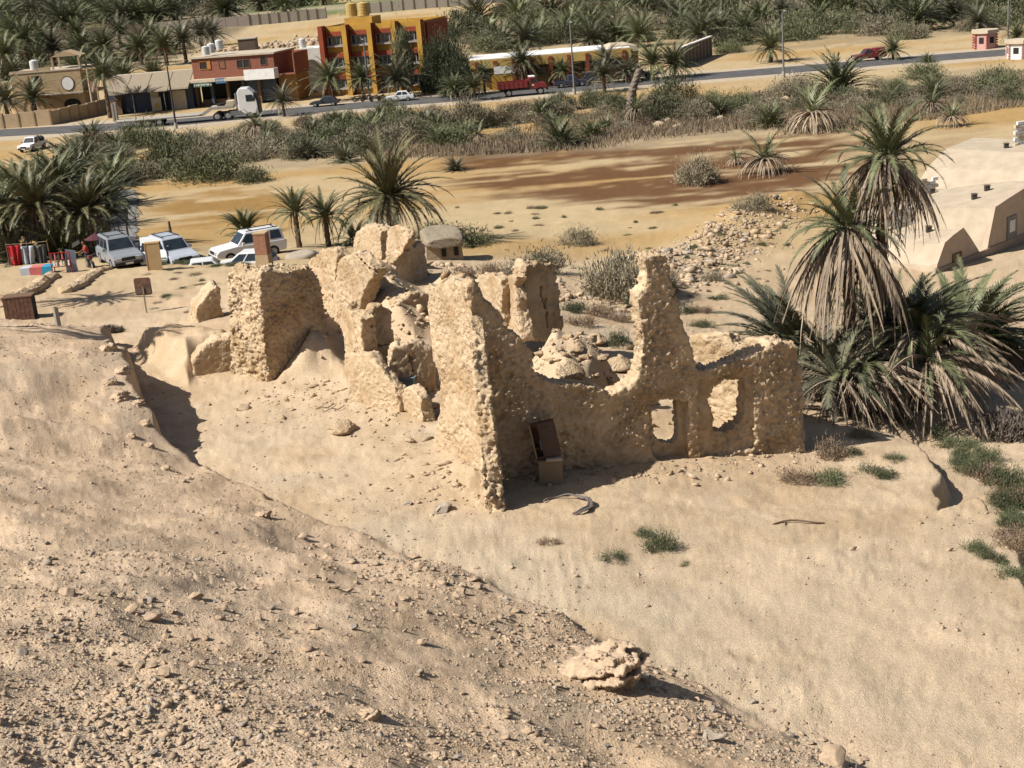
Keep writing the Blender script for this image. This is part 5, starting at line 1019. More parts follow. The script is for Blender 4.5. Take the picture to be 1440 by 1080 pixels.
def car(label, cat, loc, head, paint, kind='suv', group=None, name='parked_car', cabin=None):
    L, W, zb, H, bx0, bx1, tx0, tx1, wr = {'suv': (4.8,1.88,1.08,1.84,-2.3,.95,-2.12,.25,.38), 'sedan': (4.4,1.72,.86,1.42,-1.75,.85,-1.15,.15,.31), 'hatch': (4.1,1.72,.92,1.5,-1.95,.9,-1.6,.1,.31), 'pickup': (5.0,1.75,1.0,1.72,-.55,1.05,-.45,.45,.36)}[kind]
    root = thing(name, label, cat, loc, head, group); h = L/2; w_ = W/2
    prof = [(-h+.05, .42), (-h, zb-.28), (-h+.1, zb-.02), (bx1, zb), (h-.25, zb-.13), (h-.03, zb-.3), (h, .5), (h-.12, .36), (-h+.2, .36)]
    if kind == 'pickup': prof = [(-.6, .42), (-.6, zb), (bx1, zb), (h-.25, zb-.1), (h-.03, zb-.3), (h, .5), (h-.12, .36), (-.5, .36)]
    put(root, 'body', MB().prism(prof, -w_, w_), paint, bev=.05)
    if kind == 'pickup':
        put(root, 'load_bed', MB().box(-h, -.62, -w_, w_, .5, .56).box(-h, -.62, -w_, -w_+.06, .562, zb).box(-h, -.62, w_-.06, w_, .562, zb).box(-h, -h+.06, -w_+.062, w_-.062, .562, zb), paint); put(root, 'chassis', MB().box(-h+.1, -.4, -.45, .45, .34, .49), TRIM)
    gb = (bx0, bx1, -w_+.05, w_-.05, zb-.01); gt = (tx0, tx1, -w_+.24, w_-.24, H)
    put(root, 'roof', MB().frus(gb, gt), paint, bev=.05)
    def gp(fx, fz, s):            # a point on the side of the glasshouse
        z = gb[4]+(gt[4]-gb[4])*fz; x0 = gb[0]+(gt[0]-gb[0])*fz; x1 = gb[1]+(gt[1]-gb[1])*fz; y = (gb[3]+(gt[3]-gb[3])*fz)+.012
        return (x0+(x1-x0)*fx, s*y, z)
    cuts = {'suv': [(.05,.3),(.34,.62),(.66,.95)], 'sedan': [(.12,.48),(.53,.9)], 'hatch': [(.06,.3),(.34,.62),(.66,.93)], 'pickup': [(.15,.88)]}[kind]
    for s in (-1, 1):
        for a, b in cuts:
            q = [gp(a, .14, s), gp(b, .14, s), gp(b, .86, s), gp(a, .86, s)]; q2 = [(x, y-s*.03, z) for x, y, z in q]; put(root, 'side_window', MB().add(q+q2, [(0, 1, 2, 3), (7, 6, 5, 4), (0, 4, 5, 1), (1, 5, 6, 2), (2, 6, 7, 3), (3, 7, 4, 0)]), GLASS)
        wheel(root, h*.62, s*(w_+.01), wr); wheel(root, -h*.60, s*(w_+.01), wr)
        put(root, 'headlight', MB().box(h-.16, h+.012, s*(w_-.32)-.17, s*(w_-.32)+.17, zb-.42, zb-.24), LAMP); put(root, 'tail_light', MB().box(-h-.012, -h+.1, s*(w_-.2)-.1, s*(w_-.2)+.1, zb-.35, zb-.1), LAMPR)
        put(root, 'mirror', MB().box(bx1-.45, bx1-.3, s*(w_+.1)-.09, s*(w_+.1)+.09, zb+.02, zb+.2), paint if kind != 'pickup' else TRIM)
    for e, nm in ((1, 'windscreen'), (0, 'rear_window')):
        P = []
        for fz, fy in ((.12, .9), (.12, -.9), (.88, -.88), (.88, .88)):
            z = gb[4]+(gt[4]-gb[4])*fz; x = (gb[1]+(gt[1]-gb[1])*fz+.014) if e else (gb[0]+(gt[0]-gb[0])*fz-.014); y = (gb[3]+(gt[3]-gb[3])*fz)*fy; P.append((x, y, z))
        Q = [(x-(.03 if e else -.03), y, z) for x, y, z in P]; put(root, nm, MB().add(P+Q, [(0, 1, 2, 3), (7, 6, 5, 4), (0, 4, 5, 1), (1, 5, 6, 2), (2, 6, 7, 3), (3, 7, 4, 0)]), GLASS)
    put(root, 'bumper', MB().box(h-.1, h+.06, -w_+.06, w_-.06, .38, .56), TRIM if kind in ('suv', 'pickup') else paint, bev=.03); put(root, 'grille', MB().box(h-.05, h+.008, -.42, .42, zb-.42, zb-.22), TRIM)
    put(root, 'number_plate', MB().box(h+.062, h+.075, -.24, .24, .42, .53), WHITE)
    if kind == 'suv':
        put(root, 'roof_rack', MB().box(tx0+.1, tx1-.1, -.56, -.52, H+.03, H+.08).box(tx0+.1, tx1-.1, .52, .56, H+.03, H+.08).box(tx0+.3, tx0+.35, -.54, .54, H+.05, H+.09).box(tx1-.5, tx1-.45, -.54, .54, H+.05, H+.09), TRIM)
    return root
def RP(px, py, z=.03): p = at_z(px, py, z); return tuple(p)
car('silver four wheel drive parked beside the stalls, its dark windscreen facing us', 'car', G3(170, 371), R_(-62), C_SILVER, 'suv')
car('white four wheel drive behind the brick pillar, facing left', 'car', G3(350, 359, -.15), R_(207), C_WHITE, 'suv')
car('white car with a dark windscreen just right of the plywood board', 'car', G3(244, 364, -.35), R_(-58), C_SKY, 'suv')
car('low white car showing only roof and window before the white four wheel drive', 'car', G3(344, 368, -.75), R_(172), C_WHITE, 'hatch')
car('white car hidden by the sand edge, only its flat bonnet and roof showing', 'car', G3(296, 370, -1.05), R_(10), C_WHITE, 'sedan')
car('white car between the silver one and the plywood board, mostly hidden', 'car', G3(216, 367, -.1), R_(-75), C_WHITE, 'hatch')
car('white saloon driving left on the road in front of the school', 'car', RP(562, 142), R_(179), C_WHITE, 'sedan', name='saloon_car')
car('dark car half hidden by palms left of the white saloon', 'car', RP(458, 149), R_(176), C_DARK, 'sedan')
car('dark pickup parked before the annex beside the lamp post', 'pickup truck', RP(803, 122), R_(4), C_NAVY, 'pickup', name='pickup_truck')
car('second dark car by the annex, right of the dark pickup', 'car', RP(838, 116), R_(4), C_NAVY, 'hatch')
car('dark vehicle behind the leaning dead trunk', 'car', RP(896, 111), R_(5), C_DARK, 'pickup', name='pickup_truck')
car('silver car parked against the shaded garden wall', 'car', RP(121, 163), R_(200), C_SKY, 'hatch')
p = gpt(47, 211); pk = car('white pickup facing us at the far left, dark bundles in its bed', 'pickup truck', (p[0], p[1], p[2]), R_(-100), C_WHITE, 'pickup', name='pickup_truck')
for k in range(4):
    o = link('bundle', stone_mesh('bundle', 60+k, 2, .2, P_('dark_bundle', (.05,.045,.045)), (.45,.4,.55))); q = Matrix.Rotation(R_(-100), 4, 'Z')@Vector((-1.0-.42*k, .35*(-1)**k, 1.15)); o.location = (p[0]+q.x, p[1]+q.y, p[2]+q.z); tag(o, 'dark bundle riding in the bed of the white pickup', 'bundle', 'bundles in the pickup bed')
# red three-wheeler / small red truck at right
t = car('small red pickup with a raised red cover on the road at right', 'pickup truck', RP(1221, 85), R_(183), C_RED, 'pickup', name='pickup_truck'); put(t, 'cover', MB().frus((-2.4, -.7, -.85, .85, 1.0), (-2.3, -.75, -.7, .7, 1.75)), C_RED, bev=.04)
# dump truck
loc = RP(735, 134); t = thing('dump_truck', 'dark red dump truck driving right past the yellow annex', 'truck', loc, R_(3)); W = 1.2
put(t, 'chassis', MB().box(-3.2, 3.1, -.5, .5, .75, 1.0), TRIM); put(t, 'tipper_bed', MB().box(-3.5, .75, -W, W, 1.15, 1.25).box(-3.5, .75, -W, -W+.08, 1.252, 2.05).box(-3.5, .75, W-.08, W, 1.252, 2.05).box(.67, .75, -W+.082, W-.082, 1.252, 2.2).box(-3.5, -3.42, -W+.082, W-.082, 1.252, 2.0), C_RED)
for k in range(7): put(t, 'bed_rib', MB().box(-3.4+k*.66, -3.3+k*.66, -W-.07, -W-.003, 1.15, 2.05), C_RED)
put(t, 'cab', MB().prism([(.95, .85), (.95, 2.5), (1.9, 2.5), (2.3, 1.75), (3.2, 1.6), (3.4, 1.45), (3.45, .85)], -1.05, 1.05), C_RED, bev=.08); put(t, 'cab_roof', MB().box(1.0, 1.85, -.9, .9, 2.502, 2.6), WHITE)
for s in (-1, 1): put(t, 'side_window', MB().prism([(1.15, 1.75), (1.15, 2.3), (1.85, 2.3), (2.1, 1.75)], s*1.051, s*1.075), GLASS); wheel(t, 2.5, s*1.1, .5, .3); wheel(t, -2.0, s*1.15, .5, .5); put(t, 'mudguard', MB().box(1.95, 3.05, s*1.09-.1, s*1.09+.1, 1.05, 1.15), C_RED); put(t, 'headlight', MB().box(3.44, 3.48, s*.75-.15, s*.75+.15, 1.05, 1.3), LAMP); put(t, 'door_mark', MB().box(1.35, 1.6, s*1.053-.01, s*1.053+.01, 1.3, 1.5), WHITE)
put(t, 'windscreen', MB().add([(1.93, -.9, 2.42), (1.93, .9, 2.42), (2.31, .9, 1.78), (2.31, -.9, 1.78), (1.9, -.9, 2.4), (1.9, .9, 2.4), (2.28, .9, 1.76), (2.28, -.9, 1.76)], [(0, 1, 2, 3), (7, 6, 5, 4), (0, 4, 5, 1), (1, 5, 6, 2), (2, 6, 7, 3), (3, 7, 4, 0)]), GLASS); put(t, 'bumper', MB().box(3.4, 3.62, -1.1, 1.1, .6, .84), TRIM)
# lorry with an empty low-loader
loc = RP(268, 172); t = thing('articulated_lorry', 'white lorry with an empty grey low-loader trailer before the shops', 'lorry', loc, R_(2)); s_ = pxm(loc); k = (367-172)/s_/17.2
t.scale = (k, min(k, 1.15), min(k, 1.12))
put(t, 'tractor_chassis', MB().box(3.2, 8.2, -.5, .5, .75, 1.0), TRIM); put(t, 'cab', MB().prism([(6.0, .9), (6.0, 3.3), (6.3, 3.75), (7.3, 3.75), (7.95, 3.1), (8.25, 2.0), (8.3, .55), (6.9, .55)], -1.22, 1.22), C_WHITE, bev=.1); put(t, 'cab_front', MB().prism([(8.0, 3.0), (8.27, 2.0), (8.34, .5), (8.5, .5), (8.45, 2.0), (8.15, 3.0)], -1.15, 1.15), TRIM)
put(t, 'windscreen', MB().add([(7.97, -1.05, 3.1), (7.97, 1.05, 3.1), (8.26, 1.05, 2.05), (8.26, -1.05, 2.05), (8.2, -1.05, 3.0), (8.2, 1.05, 3.0), (8.47, 1.05, 2.05), (8.47, -1.05, 2.05)], [(0, 1, 2, 3), (7, 6, 5, 4), (0, 4, 5, 1), (1, 5, 6, 2), (2, 6, 7, 3), (3, 7, 4, 0)]), GLASS)
for s in (-1, 1):
    put(t, 'side_window', MB().prism([(7.0, 2.1), (7.0, 2.9), (7.75, 2.9), (8.0, 2.1)], s*1.222, s*1.25), GLASS); put(t, 'mirror', MB().box(7.95, 8.1, s*1.4-.12, s*1.4+.12, 2.2, 2.9), TRIM); put(t, 'tank', MB().box(5.0, 6.3, s*1.0-.25, s*1.0+.25, .5, 1.05), METAL)
    for x in (7.3, 4.7, 3.4): wheel(t, x, s*1.2, .52, .35)
    for x in (-3.4, -4.7, -6.0): wheel(t, x, s*1.25, .46, .4)
    put(t, 'loading_ramp', MB().box(-8.75, -8.55, s*.8-.35, s*.8+.35, 1.0, 3.2), CONC)
put(t, 'trailer_deck', MB().box(-8.5, 1.6, -1.3, 1.3, .8, 1.05), CONC); put(t, 'gooseneck', MB().prism([(1.0, .8), (1.6, 1.051), (2.7, 1.75), (5.4, 1.75), (5.4, 1.4), (2.9, 1.4), (1.9, .8)], -1.2, 1.2), CONC); put(t, 'side_rail', MB().box(-8.4, 1.4, -1.36, -1.302, .95, 1.15), WHITE)
put(t, 'spare_wheel', MB().cyl((3.9, -.3, 1.78), (3.9, -.3, 2.05), .5, .5, 14), TYRE); put(t, 'tool_box', MB().box(4.6, 5.4, -.9, .9, 1.76, 2.3), CREAM); put(t, 'exhaust', MB().cyl((5.8, -.9, 1.0), (5.8, -.9, 3.2), .1, .1, 8), METAL)
# motorbikes by the lamp post
def moto(loc, rz, lab):
    t = thing('motorbike', lab, 'motorbike', loc, rz)
    for x in (-.62, .62): w_ = put(t, 'wheel', MB().cyl((x, -.06, .3), (x, .06, .3), .3, .3, 12), TYRE); put(w_, 'rim', MB().cyl((x, -.07, .3), (x, .07, .3), .17, .17, 10), RIM)
    put(t, 'frame', MB().tube([(-.62, 0, .3), (-.1, 0, .4), (.4, 0, .85), (.62, 0, .3)], .04), TRIM); put(t, 'seat', MB().box(-.7, .05, -.13, .13, .72, .84), TRIM, bev=.03); put(t, 'fuel_tank', MB().box(.05, .42, -.14, .14, .72, .92), C_RED, bev=.05); put(t, 'handlebar', MB().tube([(.42, -.33, 1.0), (.45, 0, .95), (.42, .33, 1.0)], .02), METAL)
    return t
for k, px in enumerate((505, 516, 528, 538)): moto(RP(px, 143-.8*k/2), .3*k, 'dark motorbike parked by the lamp post left of the white saloon') ['group'] = 'motorbikes by the school'
moto(G3(128, 377), R_(-60), 'motorbike standing beside the red-shirted seller')
# ------------------------------------------------------------------ stalls at the left
def cloth(px0, px1, ytop, ybot, Y, lab, cols, sway=.12, name='hanging_cloth', cat='cloth'):
    a = at_y(px0, ytop, Y); b = at_y(px1, ytop-.08*(px1-px0), Y); h = a[2]-at_y(px0, ybot, Y)[2]; N, Mz = 14, 10; V = []; F = []; mi = []
    for j in range(Mz+1):
        for i in range(N+1):
            f, g = i/N, j/Mz; p = a+(b-a)*f; V.append((p[0]-a[0]+.15*g*math.sin(f*5), sway*math.sin(f*13+g*1.5)*(.3+g), -h*g))
    for j in range(Mz):
        for i in range(N): F.append((j*(N+1)+i, j*(N+1)+i+1, (j+1)*(N+1)+i+1, (j+1)*(N+1)+i)); mi.append(int(i*len(cols)/N))
    me = mesh_np(name, V, F, cols, mi, smooth=True); o = link(name, me, loc=tuple(a)); md = o.modifiers.new('thick', 'SOLIDIFY'); md.thickness = .02; tag(o, lab, cat); return o
F_ = lambda n, c: P_(n, c, rough=.9)
CR, CW, CD, CB, CS = F_('cloth_red', (.42,.02,.025)), F_('cloth_white', (.55,.58,.66)), F_('cloth_dark', (.09,.09,.10)), F_('cloth_blue', (.05,.32,.52)), F_('cloth_salmon', (.62,.17,.16))
p = G3(30, 373); Yc = p[1]; cloth(10, 28, 346, 374, Yc, 'red cloth hanging at the left end of the clothes line', [CR]); cloth(25, 47, 347, 373, Yc+.1, 'white and blue striped cloth hanging next to the red one', [CW, F_('cloth_pale_blue', (.30,.36,.50)), CW]); cloth(47, 64, 345, 374, Yc+.25, 'dark grey cloth hanging right of the striped cloth', [CD])
q = at_y(8, 344, Yc+.05); q2 = at_y(66, 341, Yc+.05); t = thing('clothes_line', 'line on three posts carrying the hanging cloths', 'clothes line', (q[0], Yc+.05, p[2])); L = q2[0]-q[0]; hz = q[2]-p[2]
for f in (0, .5, 1): put(t, 'post', MB().cyl((L*f, .05, -.3), (L*f, .05, hz+.1), .04), WOOD)
put(t, 'rope', MB().tube([(0, 0, hz), (L*.5, 0, hz-.03), (L, 0, hz)], .012), CREAM)
p = G3(54, 385); t = thing('stall_table', 'low table under a white, salmon and blue cloth in front of the hanging cloths', 'table', p); wT = 42/pxm(p)
put(t, 'table_top', MB().box(-wT/2, wT/2, -.3, .5, .5, .54), WOOD)
for a in (-1, 1):
    for b in (-.25, .45): put(t, 'leg', MB().cyl((a*wT*.46, b, 0), (a*wT*.46, b, .5), .03), WOOD)
for f0, f1, m_ in ((-.5, -.2, CW), (-.2, .18, CS), (.18, .5, CB)): put(t, 'cloth', MB().box(wT*f0+.003, wT*f1-.003, -.36, -.3, .1, .57).box(wT*f0+.003, wT*f1-.003, -.298, .52, .545, .57), m_)
p = G3(88, 384); t = thing('bag_rack', 'red frame rack hung with dark woven bags and trinkets', 'rack', p); w_ = 26/pxm(p)
for a in (-1, 1): put(t, 'post', MB().cyl((a*w_/2, 0, 0), (a*w_/2, 0, 1.35), .035), CR)
for z in (.45, .9, 1.32): put(t, 'rail', MB().cyl((-w_/2, 0, z), (w_/2, 0, z), .025), CR)
for k in range(10): z = (1.28, .86)[k % 2]; x = -w_/2+.1+(w_-.2)*k/9; put(t, 'bag', MB().frus((x-.06, x+.06, -.08, .06, z-.36), (x-.04, x+.04, -.05, .04, z-.02)), [CD, WHITE, CS, WOOD][k % 4], bev=.02)
p = G3(104, 382); t = thing('leaning_panel', 'pale blue panel leaning beside the bag rack', 'panel', p, .2); put(t, 'sheet', MB().prism([(-.45, .0), (.2, .0), (.3, 1.35), (-.3, 1.5)], -.03, .03), F_('panel_blue', (.30,.35,.46))); put(t, 'stand', MB().cyl((.25, .1, 0), (.1, .02, 1.3), .03), WHITE)
p = G3(110, 362); t = thing('paper_sign', 'small white placard on a stick above the pale blue panel', 'sign', p); put(t, 'stick', MB().cyl((0, 0, 0), (0, 0, 1.0), .02), WOOD); put(t, 'placard', MB().prism([(-.3, .7), (.25, .95), (.25, 1.25), (-.25, 1.0)], -.02, .02), WHITE)
# seller
def skin(name, verts, edges, radii, m, parent, root=0):
    me = bpy.data.meshes.new(name); me.from_pydata(verts, edges, []); me.materials.append(m); o = link(name, me, parent); o.modifiers.new('skin', 'SKIN')
    d = me.skin_vertices[0].data
    for i, r in enumerate(radii): d[i].radius = (r, r) if not isinstance(r, tuple) else r
    d[root].use_root = True; sb = o.modifiers.new('sub', 'SUBSURF'); sb.levels = 1; sb.render_levels = 1; return o
p = G3(126, 376); t = thing('person', 'seller in a red shirt and dark trousers leaning over the stall beside the silver car', 'person', p, R_(200)); SKINM = F_('skin', (.28,.15,.09))
Vb = [(0,0,.95),(0,.02,1.2),(.05,0,1.42),(.12,0,1.53),(.17,0,1.66),(.16,0,1.76),(.05,.19,1.40),(.18,.30,1.16),(.38,.24,1.05),(.46,.22,1.03),(.05,-.19,1.40),(.2,-.30,1.18),(.4,-.22,1.08),(.48,-.2,1.06),(0,.10,.90),(.04,.12,.50),(-.02,.13,.09),(.12,.14,.05),(0,-.10,.90),(.0,-.12,.50),(-.06,-.13,.09),(.08,-.14,.05)]
Eb = [(0,1),(1,2),(2,3),(3,4),(4,5),(2,6),(6,7),(7,8),(8,9),(2,10),(10,11),(11,12),(12,13),(0,14),(14,15),(15,16),(16,17),(0,18),(18,19),(19,20),(20,21)]
skin('body', Vb, Eb, [.13,.12,.13,.055,.10,.085,.06,.045,.035,.03,.06,.045,.035,.03,.085,.06,.045,.035,.085,.06,.045,.035], SKINM, t)
skin('shirt', Vb[0:3]+Vb[6:8]+Vb[10:12], [(0,1),(1,2),(2,3),(3,4),(2,5),(5,6)], [.165,.155,.155,.085,.075,.085,.075], F_('shirt_red', (.50,.06,.045)), t)
skin('trousers', [Vb[0]]+Vb[14:17]+Vb[18:21], [(0,1),(1,2),(2,3),(0,4),(4,5),(5,6)], [.15,.11,.085,.07,.11,.085,.07], CD, t)
skin('hair', [(.15,0,1.74),(.12,0,1.80)], [(0,1)], [.10,.085], TRIM, t)
for s in (-1, 1):
    for k in range(5): put(t, 'finger', MB().cyl((.48, s*.21+.018*(k-2), 1.035), (.56-.02*abs(k-2), s*.21+.026*(k-2), 1.0), .009, .007, 5), SKINM)
# canopy over the lane
c = [at_y(128, 307, 97), at_y(178, 303, 101)]; p = G3(150, 345); t = thing('canopy', 'black flat canopy on thin posts behind the silver car', 'canopy', (c[0][0], 98, p[2])); w_ = (c[1][0]-c[0][0]); h_ = at_y(155, 312, 98)[2]-p[2]
put(t, 'sheet', MB().add([(0, 0, h_), (w_+.9, 0, h_+.05), (w_, 3.6, h_+.25), (-.2, 3.6, h_+.2), (0, 0, h_+.05), (w_+.9, 0, h_+.1), (w_, 3.6, h_+.3), (-.2, 3.6, h_+.25)], [(3, 2, 1, 0), (4, 5, 6, 7), (0, 1, 5, 4), (1, 2, 6, 5), (2, 3, 7, 6), (3, 0, 4, 7)]), F_('canopy_black', (.02,.022,.024)))
for x, y in ((.1, .1), (w_+.6, .1), (0, 3.4), (w_-.2, 3.4)): put(t, 'post', MB().cyl((x, y, -.8), (x, y, h_), .04), METAL)
p = G3(140, 366); t = thing('parasol', 'dark maroon sun shade behind the seller', 'parasol', p); put(t, 'shade', MB().cyl((0, 0, 1.5), (0, 0, 1.85), .75, .05, 10), F_('maroon', (.10,.03,.04))); put(t, 'pole', MB().cyl((0, 0, 0), (0, 0, 1.6), .03), METAL)
# lane behind the grove
def drape(name, pts, m, lift, res=.3):
    W = [tuple(gpt(*q)[:2]) for q in pts]; A_ = np.array(W); xs = np.arange(A_[:, 0].min(), A_[:, 0].max(), res); ys = np.arange(A_[:, 1].min(), A_[:, 1].max(), res); Xg, Yg = np.meshgrid(xs, ys, indexing='ij')
    wob = .3*fbm(Xg*.3, Yg*.3, o=2); ins = inpoly(Xg+wob, Yg+wob, W); z = ground_full(Xg.ravel(), Yg.ravel())[0].reshape(Xg.shape)+lift; ny = len(ys)
    F = [(i*ny+j, (i+1)*ny+j, (i+1)*ny+j+1, i*ny+j+1) for i in range(len(xs)-1) for j in range(ny-1) if ins[i, j] and ins[i+1, j] and ins[i+1, j+1] and ins[i, j+1]]
    o = link(name, mesh_np(name, np.c_[Xg.ravel(), Yg.ravel(), z.ravel()], F, [m], smooth=True)); tag(o, kind='structure'); return o
drape('lane', [(120,262),(192,266),(194,300),(196,345),(120,352),(110,300)], P_('lane_concrete', (.27,.255,.23)), .05)
# ------------------------------------------------------------------ terrace things
p = G3(207, 439); t = thing('notice_sign', 'rusty two-tone sign board on a thin post standing on the sand terrace', 'sign', p, R_(-4)); s = pxm(p); hS = hgt(p, 391); wS = 23/s
def rr(w_, h0, h1, r, n=4):
    P = []
    for cx, cz, a0 in ((w_/2-r, h1-r, 0), (-w_/2+r, h1-r, 90), (-w_/2+r, h0+r, 180), (w_/2-r, h0+r, 270)):
        for k in range(n+1): a = R_(a0+90*k/n); P.append((cx+r*math.cos(a), cz+r*math.sin(a)))
    return P
h0 = hS-24/s; put(t, 'board', MB().prism(rr(wS, h0, hS, wS*.15), -.03, .0), RUST); put(t, 'lower_panel', MB().prism([(-wS*.46, h0+.08), (wS*.46, h0+.08), (wS*.46, (h0+hS)/2-.02), (-wS*.46, (h0+hS)/2-.02)], -.045, -.032), P_('sign_brown', (.135,.095,.075))); put(t, 'crossbar', MB().box(-wS*.47, wS*.47, -.055, -.047, (h0+hS)/2-.02, (h0+hS)/2+.03), RUST); put(t, 'post', MB().box(-.035, .035, -.1, -.058, -.3, (h0+hS)/2), P_('post_tan', (.30,.23,.16)))
p = G3(29, 449); s = pxm(p); w_ = 38/s; h_ = hgt(p, 420); t = thing('wooden_crate', 'dark brown wooden box standing on the sand at the left edge', 'crate', p, R_(3))
put(t, 'core', MB().box(-w_/2+.03, w_/2-.03, -.02, .75, -.1, h_-.02), DARK)
for k in range(7): put(t, 'plank', MB().box(-w_/2+w_*k/7+.008, -w_/2+w_*(k+1)/7-.008, -.05, -.022, -.1, h_-.02*(k % 2)), RUST)
put(t, 'lid', MB().box(-w_/2-.02, w_/2+.02, -.07, .78, h_-.018, h_+.04), WOOD)
p = G3(219, 380); s = pxm(p); w_ = 19/s; h_ = hgt(p, 344); t = thing('plywood_board', 'upright pale plywood board between the parked cars', 'board', p, R_(4))
put(t, 'sheet', MB().box(-w_/2, w_/2, 0, .05, -.1, h_), PLY); put(t, 'edge_frame', MB().box(-w_/2-.05, -w_/2-.003, -.02, .5, -.1, h_+.02).box(-w_/2-.05, w_/2, -.02, .5, h_+.003, h_+.06), PLY)
p = G3(373, 378); s = pxm(p); w_ = 18/s; h_ = hgt(p, 327); t = thing('brick_pillar', 'square brick pillar with a plastered foot standing before the white four wheel drive', 'pillar', p, R_(-10))
put(t, 'foot', MB().frus((-w_*.55, w_*.55, -w_*.55, w_*.55, -.2), (-w_*.5, w_*.5, -w_*.5, w_*.5, h_*.42)), TAN); put(t, 'shaft', MB().box(-w_*.48, w_*.48, -w_*.48, w_*.48, h_*.421, h_-.08), mat('dusty_brick', (.36,.19,.12), (.28,.14,.09), 5, .95, bump=.5)); put(t, 'cap', MB().box(-w_*.52, w_*.52, -w_*.52, w_*.52, h_-.078, h_), TAN)
def mudkerb(pts, r, lab):
    P = [gpt(*q) for q in pts]; t_ = np.linspace(0, len(P)-1, len(P)*14); C = np.stack([np.interp(t_, range(len(P)), [q[k] for q in P]) for k in range(3)], 1); C[:, 2] = ground_full(C[:, 0], C[:, 1])[0]; V = []; n = 10
    T = np.gradient(C, axis=0); T /= np.linalg.norm(T, axis=1)[:, None]; N = np.stack([-T[:, 1], T[:, 0], 0*T[:, 0]], 1)
    for i in range(len(C)):
        tp = max(.05, min(1, i/3, (len(C)-1-i)/3))
        for j in range(n):
            a = 2*math.pi*j/n; q = C[i]+N[i]*math.cos(a)*r*1.3*tp+np.array([0, 0, math.sin(a)*r*.9*tp+.03]); V.append(q)
    V = np.array(V); V += (.28*r*fbm(V[:, 0]*2.5, V[:, 1]*2.5, V[:, 2]*2.5, o=3))[:, None]*np.array([1, 1, 1.3])
    F = [(i*n+j, i*n+(j+1) % n, (i+1)*n+(j+1) % n, (i+1)*n+j) for i in range(len(C)-1) for j in range(n)]; b = V[0].copy()
    o = link('mud_kerb', mesh_np('mud_kerb', V-b, F, [MUD]), loc=tuple(b)); tag(o, lab, 'low wall')
mudkerb([(-10,426),(20,421),(45,412),(58,399),(78,387)], .42, 'low mud wall running from the wooden box up to the stall table'); mudkerb([(86,413),(112,402),(138,383)], .36, 'second low mud wall, right of the first one'); mudkerb([(138,383),(155,378)], .25, 'short mud strip in front of the motorbike')
# ------------------------------------------------------------------ things by the ruined wall
p = G3(776, 682); s = pxm(p); t = thing('plinth', 'square mud plinth with a pale slab on top against the front wall', 'plinth', p, R_(-3)); w_ = 34/s; h_ = hgt(p, 652)
put(t, 'block', MB().frus((-w_*.52, w_*.5, -.02, .6, -.15), (-w_*.5, w_*.47, 0, .6, h_)), P_('plinth_mud', (.33,.25,.16), bump=.5), bev=.02); put(t, 'top_slab', MB().box(-w_*.15, w_*.5, -.06, .3, h_+.002, h_+.07), CREAM)
c = thing('metal_cabinet', 'rusty metal cabinet with its door ajar, tilted on the mud plinth', 'cabinet', (p[0]-.03, p[1]+.12, p[2]+h_+.08), 0); c.rotation_euler = (R_(-6), R_(-9), R_(-3)); H = 1.02; Wc = .72
put(c, 'back_panel', MB().box(-Wc/2, Wc/2, .36, .39, 0, H), RUST); put(c, 'side_panel', MB().box(-Wc/2, -Wc/2+.03, 0, .358, .035, H), PLY); put(c, 'side_panel', MB().box(Wc/2-.03, Wc/2, 0, .358, .035, H), RUST); put(c, 'bottom', MB().box(-Wc/2, Wc/2, 0, .358, 0, .033), WOOD); put(c, 'top', MB().box(-Wc/2+.032, Wc/2-.032, 0, .358, H-.03, H), RUST)
put(c, 'shelf', MB().box(-Wc/2+.032, Wc/2-.032, .05, .355, .3, .32), RUST)
dr = MB().box(0, Wc*.66, -.025, 0, .04, H+.03); d_ = put(c, 'door', dr, P_('cabinet_door', (.14,.10,.075))); d_.location = (Wc/2-Wc*.66, -.03, 0); d_.rotation_euler = (0, 0, R_(-7))
for k in range(3): o = put(d_, 'vent_slot', MB().box(.13+.07*k, .17+.07*k, -.032, -.027, H-.1, H-.085), DARK)
put(c, 'handle', MB().box(-Wc/2+.2, -Wc/2+.24, -.03, .02, .25, .55), METAL)
def coil(px, py, rpx, lab):
    p = G3(px, py, .08); s = pxm(p); t = thing('cable_coil', lab, 'cable', p)
    for k, (r0, a0, a1, dz) in enumerate([(1.0,-70,150,0),(1.05,-60,60,.03),(.95,-75,40,.05),(1.1,-50,20,.02)]):
        r_ = rpx/s*r0; put(t, 'cable', MB().tube([(r_*math.cos(R_(a)), r_*math.sin(R_(a))*1.1, dz+.03*math.sin(a*.1)) for a in range(a0, a1+1, 10)], .03), P_('cable_grey', (.20,.17,.15)))
coil(795, 712, 34, 'loop of old grey cable lying on the sand before the plinth')
p0 = G3(1087, 738, .06); p1 = G3(1158, 734, .06); v = np.array(p1)-np.array(p0); t = thing('stick', 'long bare stick lying on the open sand at right', 'stick', p0); pts = [tuple(v*f+np.array([0, .12*math.sin(f*5), .05*math.sin(f*3)])) for f in np.linspace(0, 1, 9)]
put(t, 'stem', MB().tube(pts, .028), WOOD); put(t, 'twig', MB().tube([pts[2], (pts[2][0]-.05, pts[2][1]-.35, -.02), (pts[2][0]+.1, pts[2][1]-.6, -.04)], .015), WOOD)
for k, (px, py) in enumerate([(470,578),(455,576)]):
    p = G3(px, py, .04); t = thing('twig', ['forked dry twig on the sand left of the low front wall','smaller dry twig beside the forked one'][k], 'twig', p); put(t, 'stem', MB().tube([(-.4, 0, 0), (-.1, .1, .08), (.15, .05, .05), (.35, .3, .1)], .018), WOOD); put(t, 'branch', MB().tube([(-.1, .1, .08), (.05, .35, .12)], .012), WOOD)
